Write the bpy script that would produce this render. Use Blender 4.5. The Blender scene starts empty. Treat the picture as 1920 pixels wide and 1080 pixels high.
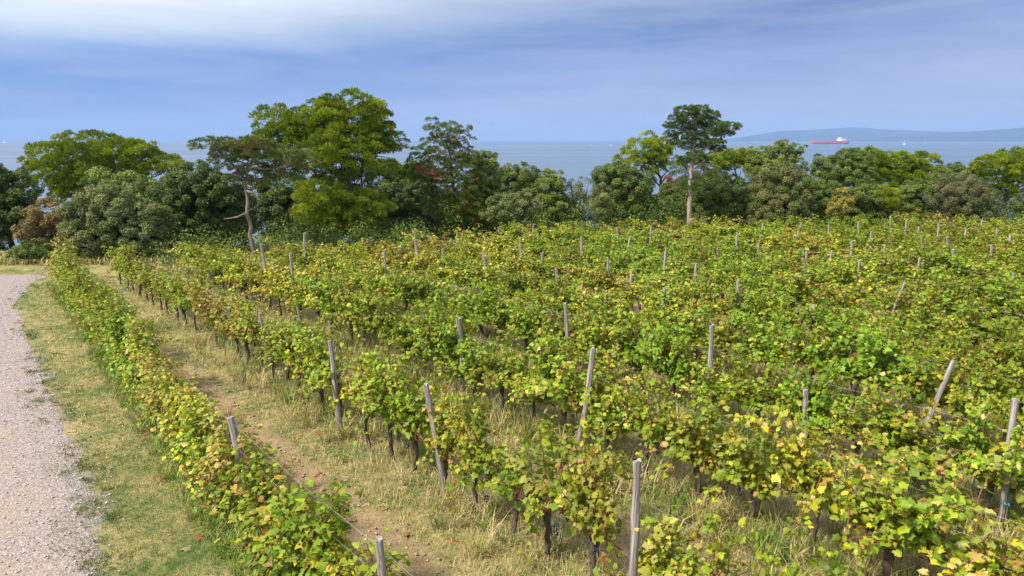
import bpy, math, random
import numpy as np
from mathutils import Vector, Matrix
from mathutils.geometry import tessellate_polygon

R = math.radians
sc = bpy.context.scene
COL = sc.collection

# ------------------------------------------------------------------ camera
FPX = 1297.0                      # focal length in pixels of a 1920 wide frame
PITCH = R(12.1)
CAMZ = 6.0
cam_d = bpy.data.cameras.new('camera')
cam = bpy.data.objects.new('camera', cam_d)
COL.objects.link(cam)
cam.location = (0, 0, CAMZ)
cam.rotation_euler = (R(90) - PITCH, 0, 0)
cam_d.sensor_width = 36.0
cam_d.lens = 36.0 * FPX / 1920.0
cam_d.clip_start = 0.1
cam_d.clip_end = 80000.0
sc.camera = cam

# ------------------------------------------------------------------ light and exposure
SUN_EL, SUN_AZ = R(51), R(238)    # azimuth clockwise from +Y: from the left, a little behind the camera
sun_from = Vector((math.sin(SUN_AZ) * math.cos(SUN_EL), math.cos(SUN_AZ) * math.cos(SUN_EL), math.sin(SUN_EL)))
sd = bpy.data.lights.new('sun', 'SUN')
sd.energy = 3.3
sd.angle = R(6)
sd.color = (1.0, 0.92, 0.79)
sun = bpy.data.objects.new('sun', sd)
COL.objects.link(sun)
sun.rotation_euler = sun_from.to_track_quat('Z', 'Y').to_euler()
sun.location = (-20, -20, 40)
sc.view_settings.view_transform = 'Standard'
sc.view_settings.look = 'None'
sc.view_settings.gamma = 1.0
sc.view_settings.exposure = 1.05
sc.cycles.use_denoising = True
sc.cycles.max_bounces = 8
sc.cycles.transparent_max_bounces = 8
sc.cycles.volume_bounces = 0

w = bpy.data.worlds.new("World")
sc.world = w
w.use_nodes = True
nt = w.node_tree
nt.nodes.clear()


def N_(tree, typ, **kw):
    n = tree.nodes.new(typ)
    for k, v in kw.items():
        setattr(n, k, v)
    return n


def ramp(tree, stops, fac=None, interp='LINEAR'):
    n = tree.nodes.new('ShaderNodeValToRGB')
    n.color_ramp.interpolation = interp
    el = n.color_ramp.elements
    while len(el) > len(stops):
        el.remove(el[-1])
    while len(el) < len(stops):
        el.new(0.5)
    for e, (p, c) in zip(el, stops):
        e.position = p
        e.color = (*c, 1) if len(c) == 3 else c
    if fac is not None:
        tree.links.new(fac, n.inputs[0])
    return n


def math_(tree, op, a, b=None, c=None):
    n = tree.nodes.new('ShaderNodeMath')
    n.operation = op
    for i, v in enumerate((a, b, c)):
        if v is None:
            continue
        if isinstance(v, (int, float)):
            n.inputs[i].default_value = v
        else:
            tree.links.new(v, n.inputs[i])
    return n.outputs[0]


def noise_(tree, vec, scale, detail=4.0, rough=0.55, dist=0.0):
    n = tree.nodes.new('ShaderNodeTexNoise')
    n.inputs['Scale'].default_value = scale
    n.inputs['Detail'].default_value = detail
    n.inputs['Roughness'].default_value = rough
    n.inputs['Distortion'].default_value = dist
    if vec is not None:
        tree.links.new(vec, n.inputs['Vector'])
    return n.outputs['Fac']


def mapping_(tree, vec, scale=(1, 1, 1), rot=(0, 0, 0), loc=(0, 0, 0)):
    n = tree.nodes.new('ShaderNodeMapping')
    n.inputs['Scale'].default_value = scale
    n.inputs['Rotation'].default_value = rot
    n.inputs['Location'].default_value = loc
    tree.links.new(vec, n.inputs['Vector'])
    return n.outputs[0]


def mixc(tree, fac, a, b, mode='MIX'):
    n = tree.nodes.new('ShaderNodeMix')
    n.data_type = 'RGBA'
    n.blend_type = mode
    for sock, v in ((n.inputs[0], fac), (n.inputs[6], a), (n.inputs[7], b)):
        if isinstance(v, (int, float)):
            sock.default_value = v
        elif isinstance(v, tuple):
            sock.default_value = (*v, 1) if len(v) == 3 else v
        else:
            tree.links.new(v, sock)
    return n.outputs[2]


# the sky: Nishita daylight, with a veil of layered blue grey cloud low over the sea
sky = N_(nt, 'ShaderNodeTexSky', sky_type='NISHITA')
sky.sun_disc = False
sky.sun_elevation = SUN_EL
sky.sun_rotation = SUN_AZ
sky.dust_density = 1.5
bg_sky = N_(nt, 'ShaderNodeBackground')
bg_sky.inputs[1].default_value = 0.1
nt.links.new(sky.outputs[0], bg_sky.inputs[0])
tc = N_(nt, 'ShaderNodeTexCoord')
sep = N_(nt, 'ShaderNodeSeparateXYZ')
nt.links.new(tc.outputs['Generated'], sep.inputs[0])
sx_, sy_, sz_ = sep.outputs
n_big = noise_(nt, mapping_(nt, tc.outputs['Generated'], (1.6, 1.6, 6.0), (0, R(5), 0), (3.1, 0.4, 1.7)), 1.6, 5.0, 0.5, 0.35)
n_fine = noise_(nt, mapping_(nt, tc.outputs['Generated'], (2.2, 2.2, 20.0), (0, R(7), 0)), 2.3, 6.0, 0.6, 0.5)
zz = math_(nt, 'SUBTRACT', sz_, math_(nt, 'MULTIPLY', math_(nt, 'ADD', sx_, 0.40), 0.085))
zz = math_(nt, 'ADD', zz, math_(nt, 'MULTIPLY', math_(nt, 'SUBTRACT', n_big, 0.5), 0.10))
zz = math_(nt, 'ADD', zz, math_(nt, 'MULTIPLY', math_(nt, 'SUBTRACT', n_fine, 0.5), 0.016))
zpos = math_(nt, 'ADD', math_(nt, 'MULTIPLY', zz, 2.0), 0.1)
bank_l = ramp(nt, [(0.0, (0.200, 0.260, 0.42)), (0.10, (0.180, 0.245, 0.42)), (0.19, (0.130, 0.200, 0.385)),
                   (0.27, (0.098, 0.172, 0.36)), (0.315, (0.15, 0.23, 0.40)), (0.39, (0.38, 0.435, 0.50)), (0.48, (0.54, 0.565, 0.585)),
                   (1.0, (0.68, 0.67, 0.65))], zpos)
bank_r = ramp(nt, [(0.0, (0.205, 0.245, 0.365)), (0.10, (0.180, 0.222, 0.35)), (0.19, (0.130, 0.180, 0.325)),
                   (0.30, (0.070, 0.110, 0.235)), (0.38, (0.070, 0.110, 0.235)), (0.48, (0.30, 0.35, 0.43)), (0.60, (0.49, 0.52, 0.54)),
                   (1.0, (0.68, 0.67, 0.65))], zpos)
n_st = noise_(nt, mapping_(nt, tc.outputs['Generated'], (1.2, 1.2, 13.0), (0, R(-4), 0), (0.7, 2.0, 0.2)), 2.2, 6.0, 0.6, 0.6)
bk = mixc(nt, ramp(nt, [(0.0, (0, 0, 0)), (1.0, (1, 1, 1))], math_(nt, 'ADD', math_(nt, 'MULTIPLY', sx_, 0.9), 0.5)).outputs[0], bank_l.outputs[0], bank_r.outputs[0])
veil = math_(nt, 'MULTIPLY', ramp(nt, [(0.40, (0, 0, 0)), (0.80, (1, 1, 1))], n_st).outputs[0], 0.5)
bank = mixc(nt, veil, bk, (0.275, 0.315, 0.42))
bg_bank = N_(nt, 'ShaderNodeBackground')
nt.links.new(bank, bg_bank.inputs[0])
bg_bank.inputs[1].default_value = 1.0
fac = ramp(nt, [(0.0, (1, 1, 1)), (0.22, (1, 1, 1)), (0.62, (0.65, 0.65, 0.65)), (1.0, (0.6, 0.6, 0.6))], sz_)
mix = N_(nt, 'ShaderNodeMixShader')
nt.links.new(fac.outputs[0], mix.inputs[0])
nt.links.new(bg_sky.outputs[0], mix.inputs[1])
nt.links.new(bg_bank.outputs[0], mix.inputs[2])
wo = N_(nt, 'ShaderNodeOutputWorld')
nt.links.new(mix.outputs[0], wo.inputs['Surface'])

# ------------------------------------------------------------------ helpers
SP, CP = math.sin(PITCH), math.cos(PITCH)
ROW_N = np.array([.755, .655])     # across the vine rows
ROW_D = np.array([-.655, .755])    # along the vine rows, away from the camera
ROW_ANG = math.atan2(ROW_D[1], ROW_D[0])
SEA_Z = -18.0


def ray(px, py):
    u = (px - 960) / FPX
    v = (540 - py) / FPX
    return np.array([u, CP + v * SP, v * CP - SP])


def at(px, py, Y):
    r = ray(px, py)
    return np.array([0, 0, CAMZ]) + r * (Y / r[1])


def on_plane(px, py, z=0.0):
    r = ray(px, py)
    return np.array([0, 0, CAMZ]) + r * ((z - CAMZ) / r[2])


def tag(o, label=None, cat=None, group=None, kind=None):
    if label:
        o['label'] = label
    if cat:
        o['category'] = cat
    if group:
        o['group'] = group
    if kind:
        o['kind'] = kind
    return o


def empty(name, loc, rz=0.0):
    o = bpy.data.objects.new(name, None)
    o.empty_display_size = 0.3
    o.location = loc
    o.rotation_euler = (0, 0, rz)
    COL.objects.link(o)
    return o


def link(name, me, parent=None):
    o = bpy.data.objects.new(name, me)
    COL.objects.link(o)
    if parent is not None:
        o.parent = parent
    return o


def mesh_np(name, V, tris=None, quads=None, tint=None, mat=None, smooth=False):
    me = bpy.data.meshes.new(name)
    V = np.asarray(V, dtype=np.float32)
    loops, starts, n = [], [], 0
    for arr, k in ((tris, 3), (quads, 4)):
        if arr is None or len(arr) == 0:
            continue
        arr = np.asarray(arr, dtype=np.int32)
        loops.append(arr.ravel())
        starts.append(n + np.arange(len(arr), dtype=np.int32) * k)
        n += arr.size
    loops = np.concatenate(loops)
    starts = np.concatenate(starts)
    me.vertices.add(len(V))
    me.vertices.foreach_set('co', V.ravel())
    me.loops.add(len(loops))
    me.loops.foreach_set('vertex_index', loops)
    me.polygons.add(len(starts))
    me.polygons.foreach_set('loop_start', starts)
    me.update(calc_edges=True)
    if tint is not None:
        a = me.attributes.new('tint', 'FLOAT_COLOR', 'POINT')
        c = np.ones((len(V), 4), dtype=np.float32)
        c[:, :3] = tint
        a.data.foreach_set('color', c.ravel())
    if mat is not None:
        me.materials.append(mat)
    if smooth:
        me.polygons.foreach_set('use_smooth', np.ones(len(starts), dtype=bool))
    return me


class MB:
    """collects tubes, boxes and loose faces into one mesh"""

    def __init__(self):
        self.V, self.T, self.Q, self.n = [], [], [], 0

    def add(self, V, tris=None, quads=None):
        V = np.asarray(V, dtype=float)
        if tris is not None and len(tris):
            self.T.append(np.asarray(tris) + self.n)
        if quads is not None and len(quads):
            self.Q.append(np.asarray(quads) + self.n)
        self.V.append(V)
        self.n += len(V)
        return self

    def tube(self, pts, radii, sides=6, cap=True, rough=0.0, rng=None):
        pts = np.asarray(pts, dtype=float)
        radii = np.broadcast_to(np.asarray(radii, dtype=float), (len(pts),))
        tan = np.gradient(pts, axis=0)
        tan /= np.linalg.norm(tan, axis=1)[:, None] + 1e-9
        ref = np.array([0, 0, 1.0]) if abs(tan[0][2]) < 0.9 else np.array([1.0, 0, 0])
        V = []
        for i in range(len(pts)):
            a = np.cross(tan[i], ref)
            a /= np.linalg.norm(a) + 1e-9
            b = np.cross(tan[i], a)
            th = np.arange(sides) / sides * 2 * math.pi
            rr = radii[i] * np.ones(sides)
            if rough and rng is not None:
                rr = rr * (1 + rng.uniform(-rough, rough, sides))
            V.append(pts[i] + rr[:, None] * (np.cos(th)[:, None] * a + np.sin(th)[:, None] * b))
        V = np.concatenate(V)
        q = []
        for i in range(len(pts) - 1):
            for j in range(sides):
                k = (j + 1) % sides
                q.append((i * sides + j, i * sides + k, (i + 1) * sides + k, (i + 1) * sides + j))
        t = []
        if cap:
            for base, flip in ((0, True), ((len(pts) - 1) * sides, False)):
                for j in range(1, sides - 1):
                    t.append((base, base + j + 1, base + j) if flip else (base, base + j, base + j + 1))
        return self.add(V, t, q)

    def box(self, c, s, rz=0.0):
        x, y, z = np.asarray(s) / 2.0
        V = np.array([[-x, -y, -z], [x, -y, -z], [x, y, -z], [-x, y, -z], [-x, -y, z], [x, -y, z], [x, y, z], [-x, y, z]])
        if rz:
            cz, sz = math.cos(rz), math.sin(rz)
            V = V @ np.array([[cz, sz, 0], [-sz, cz, 0], [0, 0, 1]])
        return self.add(V + np.asarray(c), None, [(0, 3, 2, 1), (4, 5, 6, 7), (0, 1, 5, 4), (1, 2, 6, 5), (2, 3, 7, 6), (3, 0, 4, 7)])

    def ball(self, c, r, seg=7, rings=5, squash=1.0):
        V = [np.array([0, 0, -1.0])]
        for i in range(1, rings):
            ph = -math.pi / 2 + math.pi * i / rings
            for j in range(seg):
                th = 2 * math.pi * j / seg
                V.append(np.array([math.cos(ph) * math.cos(th), math.cos(ph) * math.sin(th), math.sin(ph)]))
        V.append(np.array([0, 0, 1.0]))
        V = np.array(V) * r
        V[:, 2] *= squash
        t, q = [], []
        for j in range(seg):
            k = (j + 1) % seg
            t.append((0, 1 + k, 1 + j))
            t.append((len(V) - 1, 1 + (rings - 2) * seg + j, 1 + (rings - 2) * seg + k))
            for i in range(rings - 2):
                q.append((1 + i * seg + j, 1 + i * seg + k, 1 + (i + 1) * seg + k, 1 + (i + 1) * seg + j))
        return self.add(V + np.asarray(c), t, q)

    def mesh(self, name, mat=None, smooth=True):
        T = np.concatenate(self.T) if self.T else None
        Q = np.concatenate(self.Q) if self.Q else None
        return mesh_np(name, np.concatenate(self.V), T, Q, None, mat, smooth)


def new_mat(name):
    m = bpy.data.materials.new(name)
    m.use_nodes = True
    t = m.node_tree
    b = t.nodes['Principled BSDF']
    return m, t, b


def plain_mat(name, col, rough=0.6, var=0.15, scale=8.0, metallic=0.0):
    m, t, b = new_mat(name)
    tc = N_(t, 'ShaderNodeTexCoord')
    f = noise_(t, tc.outputs['Object'], scale, 4)
    c0 = tuple(max(0, x * (1 - var)) for x in col)
    c1 = tuple(x * (1 + var) for x in col)
    t.links.new(mixc(t, f, c0, c1), b.inputs['Base Color'])
    b.inputs['Roughness'].default_value = rough
    b.inputs['Metallic'].default_value = metallic
    return m


def foliage_mat(name, trans=0.3, rough=0.55, hue=0.02, val=0.25, spec=0.3):
    """leaf colour comes from each leaf's own tint; the plant as a whole varies a little"""
    m, t, b = new_mat(name)
    at_ = N_(t, 'ShaderNodeAttribute', attribute_name='tint')
    oi = N_(t, 'ShaderNodeObjectInfo')
    hsv = N_(t, 'ShaderNodeHueSaturation')
    t.links.new(at_.outputs['Color'], hsv.inputs['Color'])
    t.links.new(math_(t, 'ADD', math_(t, 'MULTIPLY', oi.outputs['Random'], hue), 0.5 - hue / 2), hsv.inputs['Hue'])
    t.links.new(math_(t, 'ADD', math_(t, 'MULTIPLY', oi.outputs['Random'], val), 1 - val / 2), hsv.inputs['Value'])
    t.links.new(hsv.outputs[0], b.inputs['Base Color'])
    b.inputs['Roughness'].default_value = rough
    b.inputs['Specular IOR Level'].default_value = spec
    tr = N_(t, 'ShaderNodeBsdfTranslucent')
    t.links.new(mixc(t, 0.5, hsv.outputs[0], (0.32, 0.34, 0.02), 'MIX') if trans > 0.25 else hsv.outputs[0], tr.inputs[0])
    mx = N_(t, 'ShaderNodeMixShader')
    mx.inputs[0].default_value = trans
    t.links.new(b.outputs[0], mx.inputs[1])
    t.links.new(tr.outputs[0], mx.inputs[2])
    t.links.new(mx.outputs[0], t.nodes['Material Output'].inputs['Surface'])
    return m


def bark_mat(name, c0, c1, scale=9.0, stretch=0.18, bump=0.6):
    m, t, b = new_mat(name)
    tc = N_(t, 'ShaderNodeTexCoord')
    v = mapping_(t, tc.outputs['Object'], (1, 1, stretch))
    f = noise_(t, v, scale, 6, 0.65, 0.3)
    r = ramp(t, [(0.32, c0), (0.62, c1)], f)
    t.links.new(r.outputs[0], b.inputs['Base Color'])
    b.inputs['Roughness'].default_value = 0.9
    bp = N_(t, 'ShaderNodeBump')
    bp.inputs['Strength'].default_value = bump
    bp.inputs['Distance'].default_value = 0.02
    t.links.new(f, bp.inputs['Height'])
    t.links.new(bp.outputs[0], b.inputs['Normal'])
    return m


# ------------------------------------------------------------------ the lie of the land
EX = [-70, -40, -18, -12, -7.6, 0, 14, 30, 80]
EY = [20, 23, 29.5, 31, 33, 38, 41.5, 42.0, 42.0]


def edge_y(x):
    return np.interp(x, EX, EY)


def terr(x, y):
    x = np.asarray(x, dtype=float)
    y = np.asarray(y, dtype=float)
    d = np.clip((y - edge_y(x) - 8.0) / 48.0, 0, 1)
    z = -21.0 * (d * d * (3 - 2 * d))
    bank = np.exp(-((y - edge_y(x) - 2.5) / 1.6) ** 2) * 0.10
    return z + bank * (x > -16)


def tz(x, y):
    return float(terr(x, y))


def row_c(i, s):
    c = 3.35 + 2.97 * i
    if i == 0:
        c = c + 0.05 * np.maximum(0, np.asarray(s) - 11)
    return c


def row_pt(i, s, z=0.0):
    p = ROW_N * float(row_c(i, s)) + ROW_D * s
    return np.array([p[0], p[1], z])


# ---- ground sheet
gx = np.concatenate([np.arange(-240, -60, 6.0), np.arange(-60, -20, 1.2), np.arange(-20, 12, 0.14), np.arange(12, 80, 1.2), np.arange(80, 262, 6.0)])
gy = np.concatenate([np.arange(-60, -6, 4.0), np.arange(-6, 6.5, 0.8), np.arange(6.5, 22, 0.14), np.arange(22, 62, 0.8), np.arange(62, 125, 3.0)])
GX, GY = np.meshgrid(gx, gy)
GZ = terr(GX, GY)
nz = __import__('mathutils').noise
fine = (GX > -21) & (GX < 13) & (GY > 6) & (GY < 23)
GC = GX * ROW_N[0] + GY * ROW_N[1]
amp = np.clip((GC - 3.0) / .8, 0, 1) * .5 + np.clip(1 - np.abs(GC - 4.85) / .8, 0, 1) * .5
for j, i in zip(*np.nonzero(fine & (amp > 0))):
    v = Vector((GX[j, i] * 1.6, GY[j, i] * 1.6, 0))
    GZ[j, i] += amp[j, i] * (.06 * nz.noise(v) + .075 * nz.noise(v * 3.1) + .045 * nz.noise(v * 7.3))
nx, ny = len(gx), len(gy)
idx = np.arange(nx * ny).reshape(ny, nx)
quads = np.stack([idx[:-1, :-1], idx[:-1, 1:], idx[1:, 1:], idx[1:, :-1]], -1).reshape(-1, 4)

m_ground, t, b = new_mat('vineyard_soil_and_turf')
tc = N_(t, 'ShaderNodeTexCoord')
P = tc.outputs['Object']
sp = N_(t, 'ShaderNodeSeparateXYZ')
t.links.new(P, sp.inputs[0])
cc = math_(t, 'ADD', math_(t, 'MULTIPLY', sp.outputs[0], float(ROW_N[0])), math_(t, 'MULTIPLY', sp.outputs[1], float(ROW_N[1])))
n1 = noise_(t, P, 0.9, 5, 0.6)
n2 = noise_(t, P, 5.0, 6, 0.65)
n3 = noise_(t, P, 22.0, 4, 0.7)
n4 = noise_(t, P, 60.0, 3, 0.7)
# position across the row spacing, 0 = vine line
rel = math_(t, 'FRACT', math_(t, 'DIVIDE', math_(t, 'ADD', math_(t, 'SUBTRACT', cc, 3.35 - 2.97), math_(t, 'MULTIPLY', math_(t, 'SUBTRACT', n2, 0.5), 0.7)), 2.97))
soil = ramp(t, [(0.30, (0.165, 0.102, 0.056)), (0.48, (0.315, 0.215, 0.13)), (0.68, (0.47, 0.355, 0.23))],
            math_(t, 'ADD', math_(t, 'MULTIPLY', n3, 0.6), math_(t, 'MULTIPLY', n4, 0.4)))
straw = ramp(t, [(0.3, (0.25, 0.195, 0.085)), (0.55, (0.41, 0.335, 0.155)), (0.75, (0.52, 0.44, 0.23))],
             math_(t, 'ADD', math_(t, 'MULTIPLY', n3, 0.4), math_(t, 'MULTIPLY', n4, 0.6)))
green = ramp(t, [(0.3, (0.055, 0.085, 0.025)), (0.6, (0.12, 0.17, 0.05)), (0.8, (0.21, 0.25, 0.08))],
             math_(t, 'ADD', math_(t, 'MULTIPLY', n3, 0.5), math_(t, 'MULTIPLY', n4, 0.5)))
band_soil = ramp(t, [(0.24, (0, 0, 0)), (0.33, (1, 1, 1)), (0.55, (1, 1, 1)), (0.66, (0, 0, 0))], rel)
turf = mixc(t, ramp(t, [(0.40, (0, 0, 0)), (0.60, (1, 1, 1))], math_(t, 'ADD', math_(t, 'MULTIPLY', n1, 0.55), math_(t, 'MULTIPLY', n2, 0.45))).outputs[0],
            straw.outputs[0], green.outputs[0])
soil_fac = math_(t, 'MULTIPLY', band_soil.outputs[0], ramp(t, [(0.38, (0.15, 0.15, 0.15)), (0.55, (1, 1, 1))], n2).outputs[0])
# only between the rows, not on the verge along the track
ga = N_(t, 'ShaderNodeAttribute', attribute_name='spill')
vo = N_(t, 'ShaderNodeTexVoronoi')
vo.inputs['Scale'].default_value = 38.0
t.links.new(P, vo.inputs['Vector'])
sepc = N_(t, 'ShaderNodeSeparateColor')
t.links.new(vo.outputs['Color'], sepc.inputs[0])
grav = ramp(t, [(0.0, (0.17, 0.145, 0.13)), (0.35, (0.285, 0.243, 0.232)), (0.75, (0.36, 0.312, 0.298)), (1.0, (0.48, 0.43, 0.41))], sepc.outputs[0])
spill = math_(t, 'ADD', ga.outputs['Fac'], math_(t, 'MULTIPLY', math_(t, 'SUBTRACT', math_(t, 'ADD', math_(t, 'MULTIPLY', n2, .6), math_(t, 'MULTIPLY', n1, .4)), 0.5), 2.6))
turf = mixc(t, ramp(t, [(0.40, (0, 0, 0)), (0.62, (1, 1, 1))], spill).outputs[0], turf, grav.outputs[0])
in_rows = ramp(t, [(0.348, (0, 0, 0)), (0.356, (1, 1, 1))], math_(t, 'DIVIDE', cc, 10.0))
soil_fac = math_(t, 'MULTIPLY', soil_fac, in_rows.outputs[0])
col = mixc(t, soil_fac, turf, soil.outputs[0])
t.links.new(col, b.inputs['Base Color'])
b.inputs['Roughness'].default_value = 0.95
b.inputs['Specular IOR Level'].default_value = 0.1
bp = N_(t, 'ShaderNodeBump')
bp.inputs['Strength'].default_value = 0.9
bp.inputs['Distance'].default_value = 0.09
t.links.new(math_(t, 'ADD', math_(t, 'MULTIPLY', n2, 0.7), math_(t, 'ADD', math_(t, 'MULTIPLY', n3, 0.5), math_(t, 'MULTIPLY', n4, 0.25))), bp.inputs['Height'])
t.links.new(bp.outputs[0], b.inputs['Normal'])
ground_me = (mesh_np('ground', np.stack([GX.ravel(), GY.ravel(), GZ.ravel()], 1), None, quads, None, m_ground, True))
g = link('ground', ground_me)
tag(g, kind='structure')

# ---- sea
m_sea, t, b = new_mat('sea_water')
tc = N_(t, 'ShaderNodeTexCoord')
P = tc.outputs['Object']
b.inputs['Base Color'].default_value = (0.065, 0.115, 0.20, 1)
b.inputs['IOR'].default_value = 1.33
st = noise_(t, mapping_(t, P, (0.0007, 0.004, 1)), 1.0, 5, 0.55, 0.4)
t.links.new(ramp(t, [(0.35, (0.28,) * 3), (0.65, (0.42,) * 3)], st).outputs[0], b.inputs['Roughness'])
wv = math_(t, 'ADD', noise_(t, mapping_(t, P, (0.25, 0.6, 1)), 1.0, 4, 0.6), math_(t, 'MULTIPLY', noise_(t, mapping_(t, P, (0.03, 0.08, 1)), 1.0, 3, 0.6), 1.5))
bp = N_(t, 'ShaderNodeBump')
bp.inputs['Strength'].default_value = 0.35
bp.inputs['Distance'].default_value = 0.35
t.links.new(wv, bp.inputs['Height'])
t.links.new(bp.outputs[0], b.inputs['Normal'])
sea = link('sea', mesh_np('sea', [(-31000, 46, SEA_Z), (31000, 46, SEA_Z), (31000, 14500, SEA_Z), (-31000, 14500, SEA_Z)], None, [(0, 1, 2, 3)], None, m_sea))
tag(sea, kind='structure')


# ---- far hills across the water
def hill_range(name, Y, prof, depth, seed):
    rng = np.random.default_rng(seed)
    pxs = np.linspace(prof[0][0], prof[-1][0], 170)
    tops = np.interp(pxs, [p[0] for p in prof], [p[1] for p in prof])
    wob = np.zeros(len(pxs))
    for k in range(1, 26):
        wob += rng.normal(0, 1.0 / k ** 1.1) * np.sin(pxs * 0.006 * k + rng.uniform(0, 6.28))
    tops = tops + wob * 0.9
    cx = (pxs - 960) / FPX * Y / CP * 1.02
    topz = np.array([at(px, py, Y)[2] for px, py in zip(pxs, tops)])
    topz = np.maximum(topz, SEA_Z + 2)
    rows = []
    for k, (fy, fz) in enumerate(((-1.0, 0.0), (-0.8, 0.16), (-0.55, 0.42), (-0.3, 0.70), (-0.12, 0.9), (0.0, 1.0), (0.3, 0.75), (1.0, 0.0))):
        yy = Y + fy * depth + rng.normal(0, depth * 0.03, len(pxs))
        z = SEA_Z - 1.5 + (topz - SEA_Z + 1.5) * np.clip(fz + (rng.normal(0, 0.05, len(pxs)) if 0 < fz < 1 else 0), 0, 1)
        rows.append(np.stack([cx * (yy / Y), yy, z], 1))
    V = np.concatenate(rows)
    n = len(pxs)
    idx = np.arange(len(V)).reshape(-1, n)
    q = np.stack([idx[:-1, :-1], idx[:-1, 1:], idx[1:, 1:], idx[1:, :-1]], -1).reshape(-1, 4)
    return link(name, mesh_np(name, V, None, q, None, m_hill, True))


m_hill = plain_mat('haze_tinted_woods', (0.018, 0.04, 0.085), 0.95, 0.5, 0.004)  # woods with the blue of distant haze put into their base colour
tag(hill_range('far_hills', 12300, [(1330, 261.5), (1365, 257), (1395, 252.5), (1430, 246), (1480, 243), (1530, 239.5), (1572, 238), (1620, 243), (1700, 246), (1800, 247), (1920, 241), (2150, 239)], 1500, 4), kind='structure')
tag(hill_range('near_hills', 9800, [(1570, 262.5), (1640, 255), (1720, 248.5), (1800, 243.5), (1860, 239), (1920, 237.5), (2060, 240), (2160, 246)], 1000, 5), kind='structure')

# ---- gravel track
rng = np.random.default_rng(11)
edge_px = [(215, 1400), (205, 1180), (195, 1080), (190, 980), (180, 920), (160, 860), (130, 800), (97, 740), (77, 690), (62, 640), (51, 600), (45, 560), (64, 532), (99, 517)]
ed = [on_plane(*p)[:2] for p in edge_px]
first = ed[0] - ROW_D * 14
ed = [first] + ed
dense = []
for a_, b_ in zip(ed[:-1], ed[1:]):
    n = max(2, int(np.linalg.norm(b_ - a_) / 0.09))
    for k in range(n):
        dense.append(a_ + (b_ - a_) * k / n)
dense = np.array(dense)
ks = np.arange(len(dense))
wob = sum(np.sin(ks * f + ph) * amp for f, ph, amp in ((0.07, 1, 0.09), (0.13, 1, 0.07), (0.31, 2.2, 0.05), (0.9, 0.4, 0.02))) + rng.normal(0, 0.008, len(dense))
right_edge = dense + (wob[:, None] - .20) * ROW_N
far = [on_plane(99, 517)[:2], on_plane(60, 514)[:2], on_plane(0, 517)[:2], np.array([-32., 32.5]), np.array([-60., 30.])]
left = [np.array([-60., 25.5]), np.array([-34., 27.]), np.array([-26.5, 25.])] + [p - ROW_N * 4.0 for p in ed[::-1][3:]]
poly = list(right_edge) + far[1:] + left
tri = tessellate_polygon([[Vector((p[0], p[1], 0)) for p in poly]])
m_track, t, b = new_mat('pale_gravel')
tc = N_(t, 'ShaderNodeTexCoord')
P = tc.outputs['Object']
vo = N_(t, 'ShaderNodeTexVoronoi')
vo.inputs['Scale'].default_value = 38.0
vo.inputs['Randomness'].default_value = 1.0
t.links.new(P, vo.inputs['Vector'])
vo2 = N_(t, 'ShaderNodeTexVoronoi')
vo2.inputs['Scale'].default_value = 11.0
t.links.new(P, vo2.inputs['Vector'])
sepc = N_(t, 'ShaderNodeSeparateColor')
t.links.new(vo.outputs['Color'], sepc.inputs[0])
n1 = noise_(t, P, 0.7, 5, 0.6)
n2 = noise_(t, P, 14.0, 5, 0.7)
stone = ramp(t, [(0.0, (0.115, 0.094, 0.092)), (0.35, (0.222, 0.188, 0.184)), (0.75, (0.29, 0.248, 0.242)), (1.0, (0.41, 0.365, 0.355))], sepc.outputs[0])
dust = ramp(t, [(0.35, (0.245, 0.185, 0.135)), (0.65, (0.365, 0.285, 0.22))], n2)
sp = N_(t, 'ShaderNodeSeparateXYZ')
t.links.new(P, sp.inputs[0])
cc = math_(t, 'ADD', math_(t, 'MULTIPLY', sp.outputs[0], float(ROW_N[0])), math_(t, 'MULTIPLY', sp.outputs[1], float(ROW_N[1])))
rut = ramp(t, [(0.0, (1, 1, 1)), (0.40, (1, 1, 1)), (0.62, (0.25, 0.25, 0.25)), (1.0, (0.1, 0.1, 0.1))],
           math_(t, 'ADD', math_(t, 'DIVIDE', math_(t, 'ADD', cc, 1.6), 4.0), math_(t, 'MULTIPLY', math_(t, 'SUBTRACT', n1, 0.5), 1.0)))
t.links.new(mixc(t, math_(t, 'MULTIPLY', rut.outputs[0], 0.8), stone.outputs[0], dust.outputs[0]), b.inputs['Base Color'])
b.inputs['Roughness'].default_value = 0.95
bp = N_(t, 'ShaderNodeBump')
bp.inputs['Strength'].default_value = 0.55
bp.inputs['Distance'].default_value = 0.02
t.links.new(math_(t, 'ADD', vo.outputs['Distance'], math_(t, 'MULTIPLY', n2, 0.5)), bp.inputs['Height'])
bp.invert = True
t.links.new(bp.outputs[0], b.inputs['Normal'])
V = [(p[0], p[1], 0.005) for p in poly]
tr_o = []
for tr_ in tri:
    a_, b_, c_ = [np.array(V[i]) for i in tr_]
    tr_o.append(tr_ if np.cross(b_ - a_, c_ - a_)[2] > 0 else tr_[::-1])
gs = GX * ROW_D[0] + GY * ROW_D[1]
so_, co_ = dense @ ROW_D, dense @ ROW_N
oo_ = np.argsort(so_)
dist_e = GC - np.interp(gs, so_[oo_], co_[oo_])
spv = np.clip(1.0 - (dist_e + .45) / 0.9, 0, 1) * (gs < 24)
a_ = ground_me.attributes.new('spill', 'FLOAT', 'POINT')
a_.data.foreach_set('value', spv.ravel().astype(np.float32))
trk = link('gravel_track', mesh_np('gravel_track', V, tr_o, None, None, m_track))
tag(trk, kind='structure')
track_c = {}


def track_edge_c(s):
    so = dense @ ROW_D
    co = dense @ ROW_N
    o = np.argsort(so)
    return np.interp(s, so[o], co[o])


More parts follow.
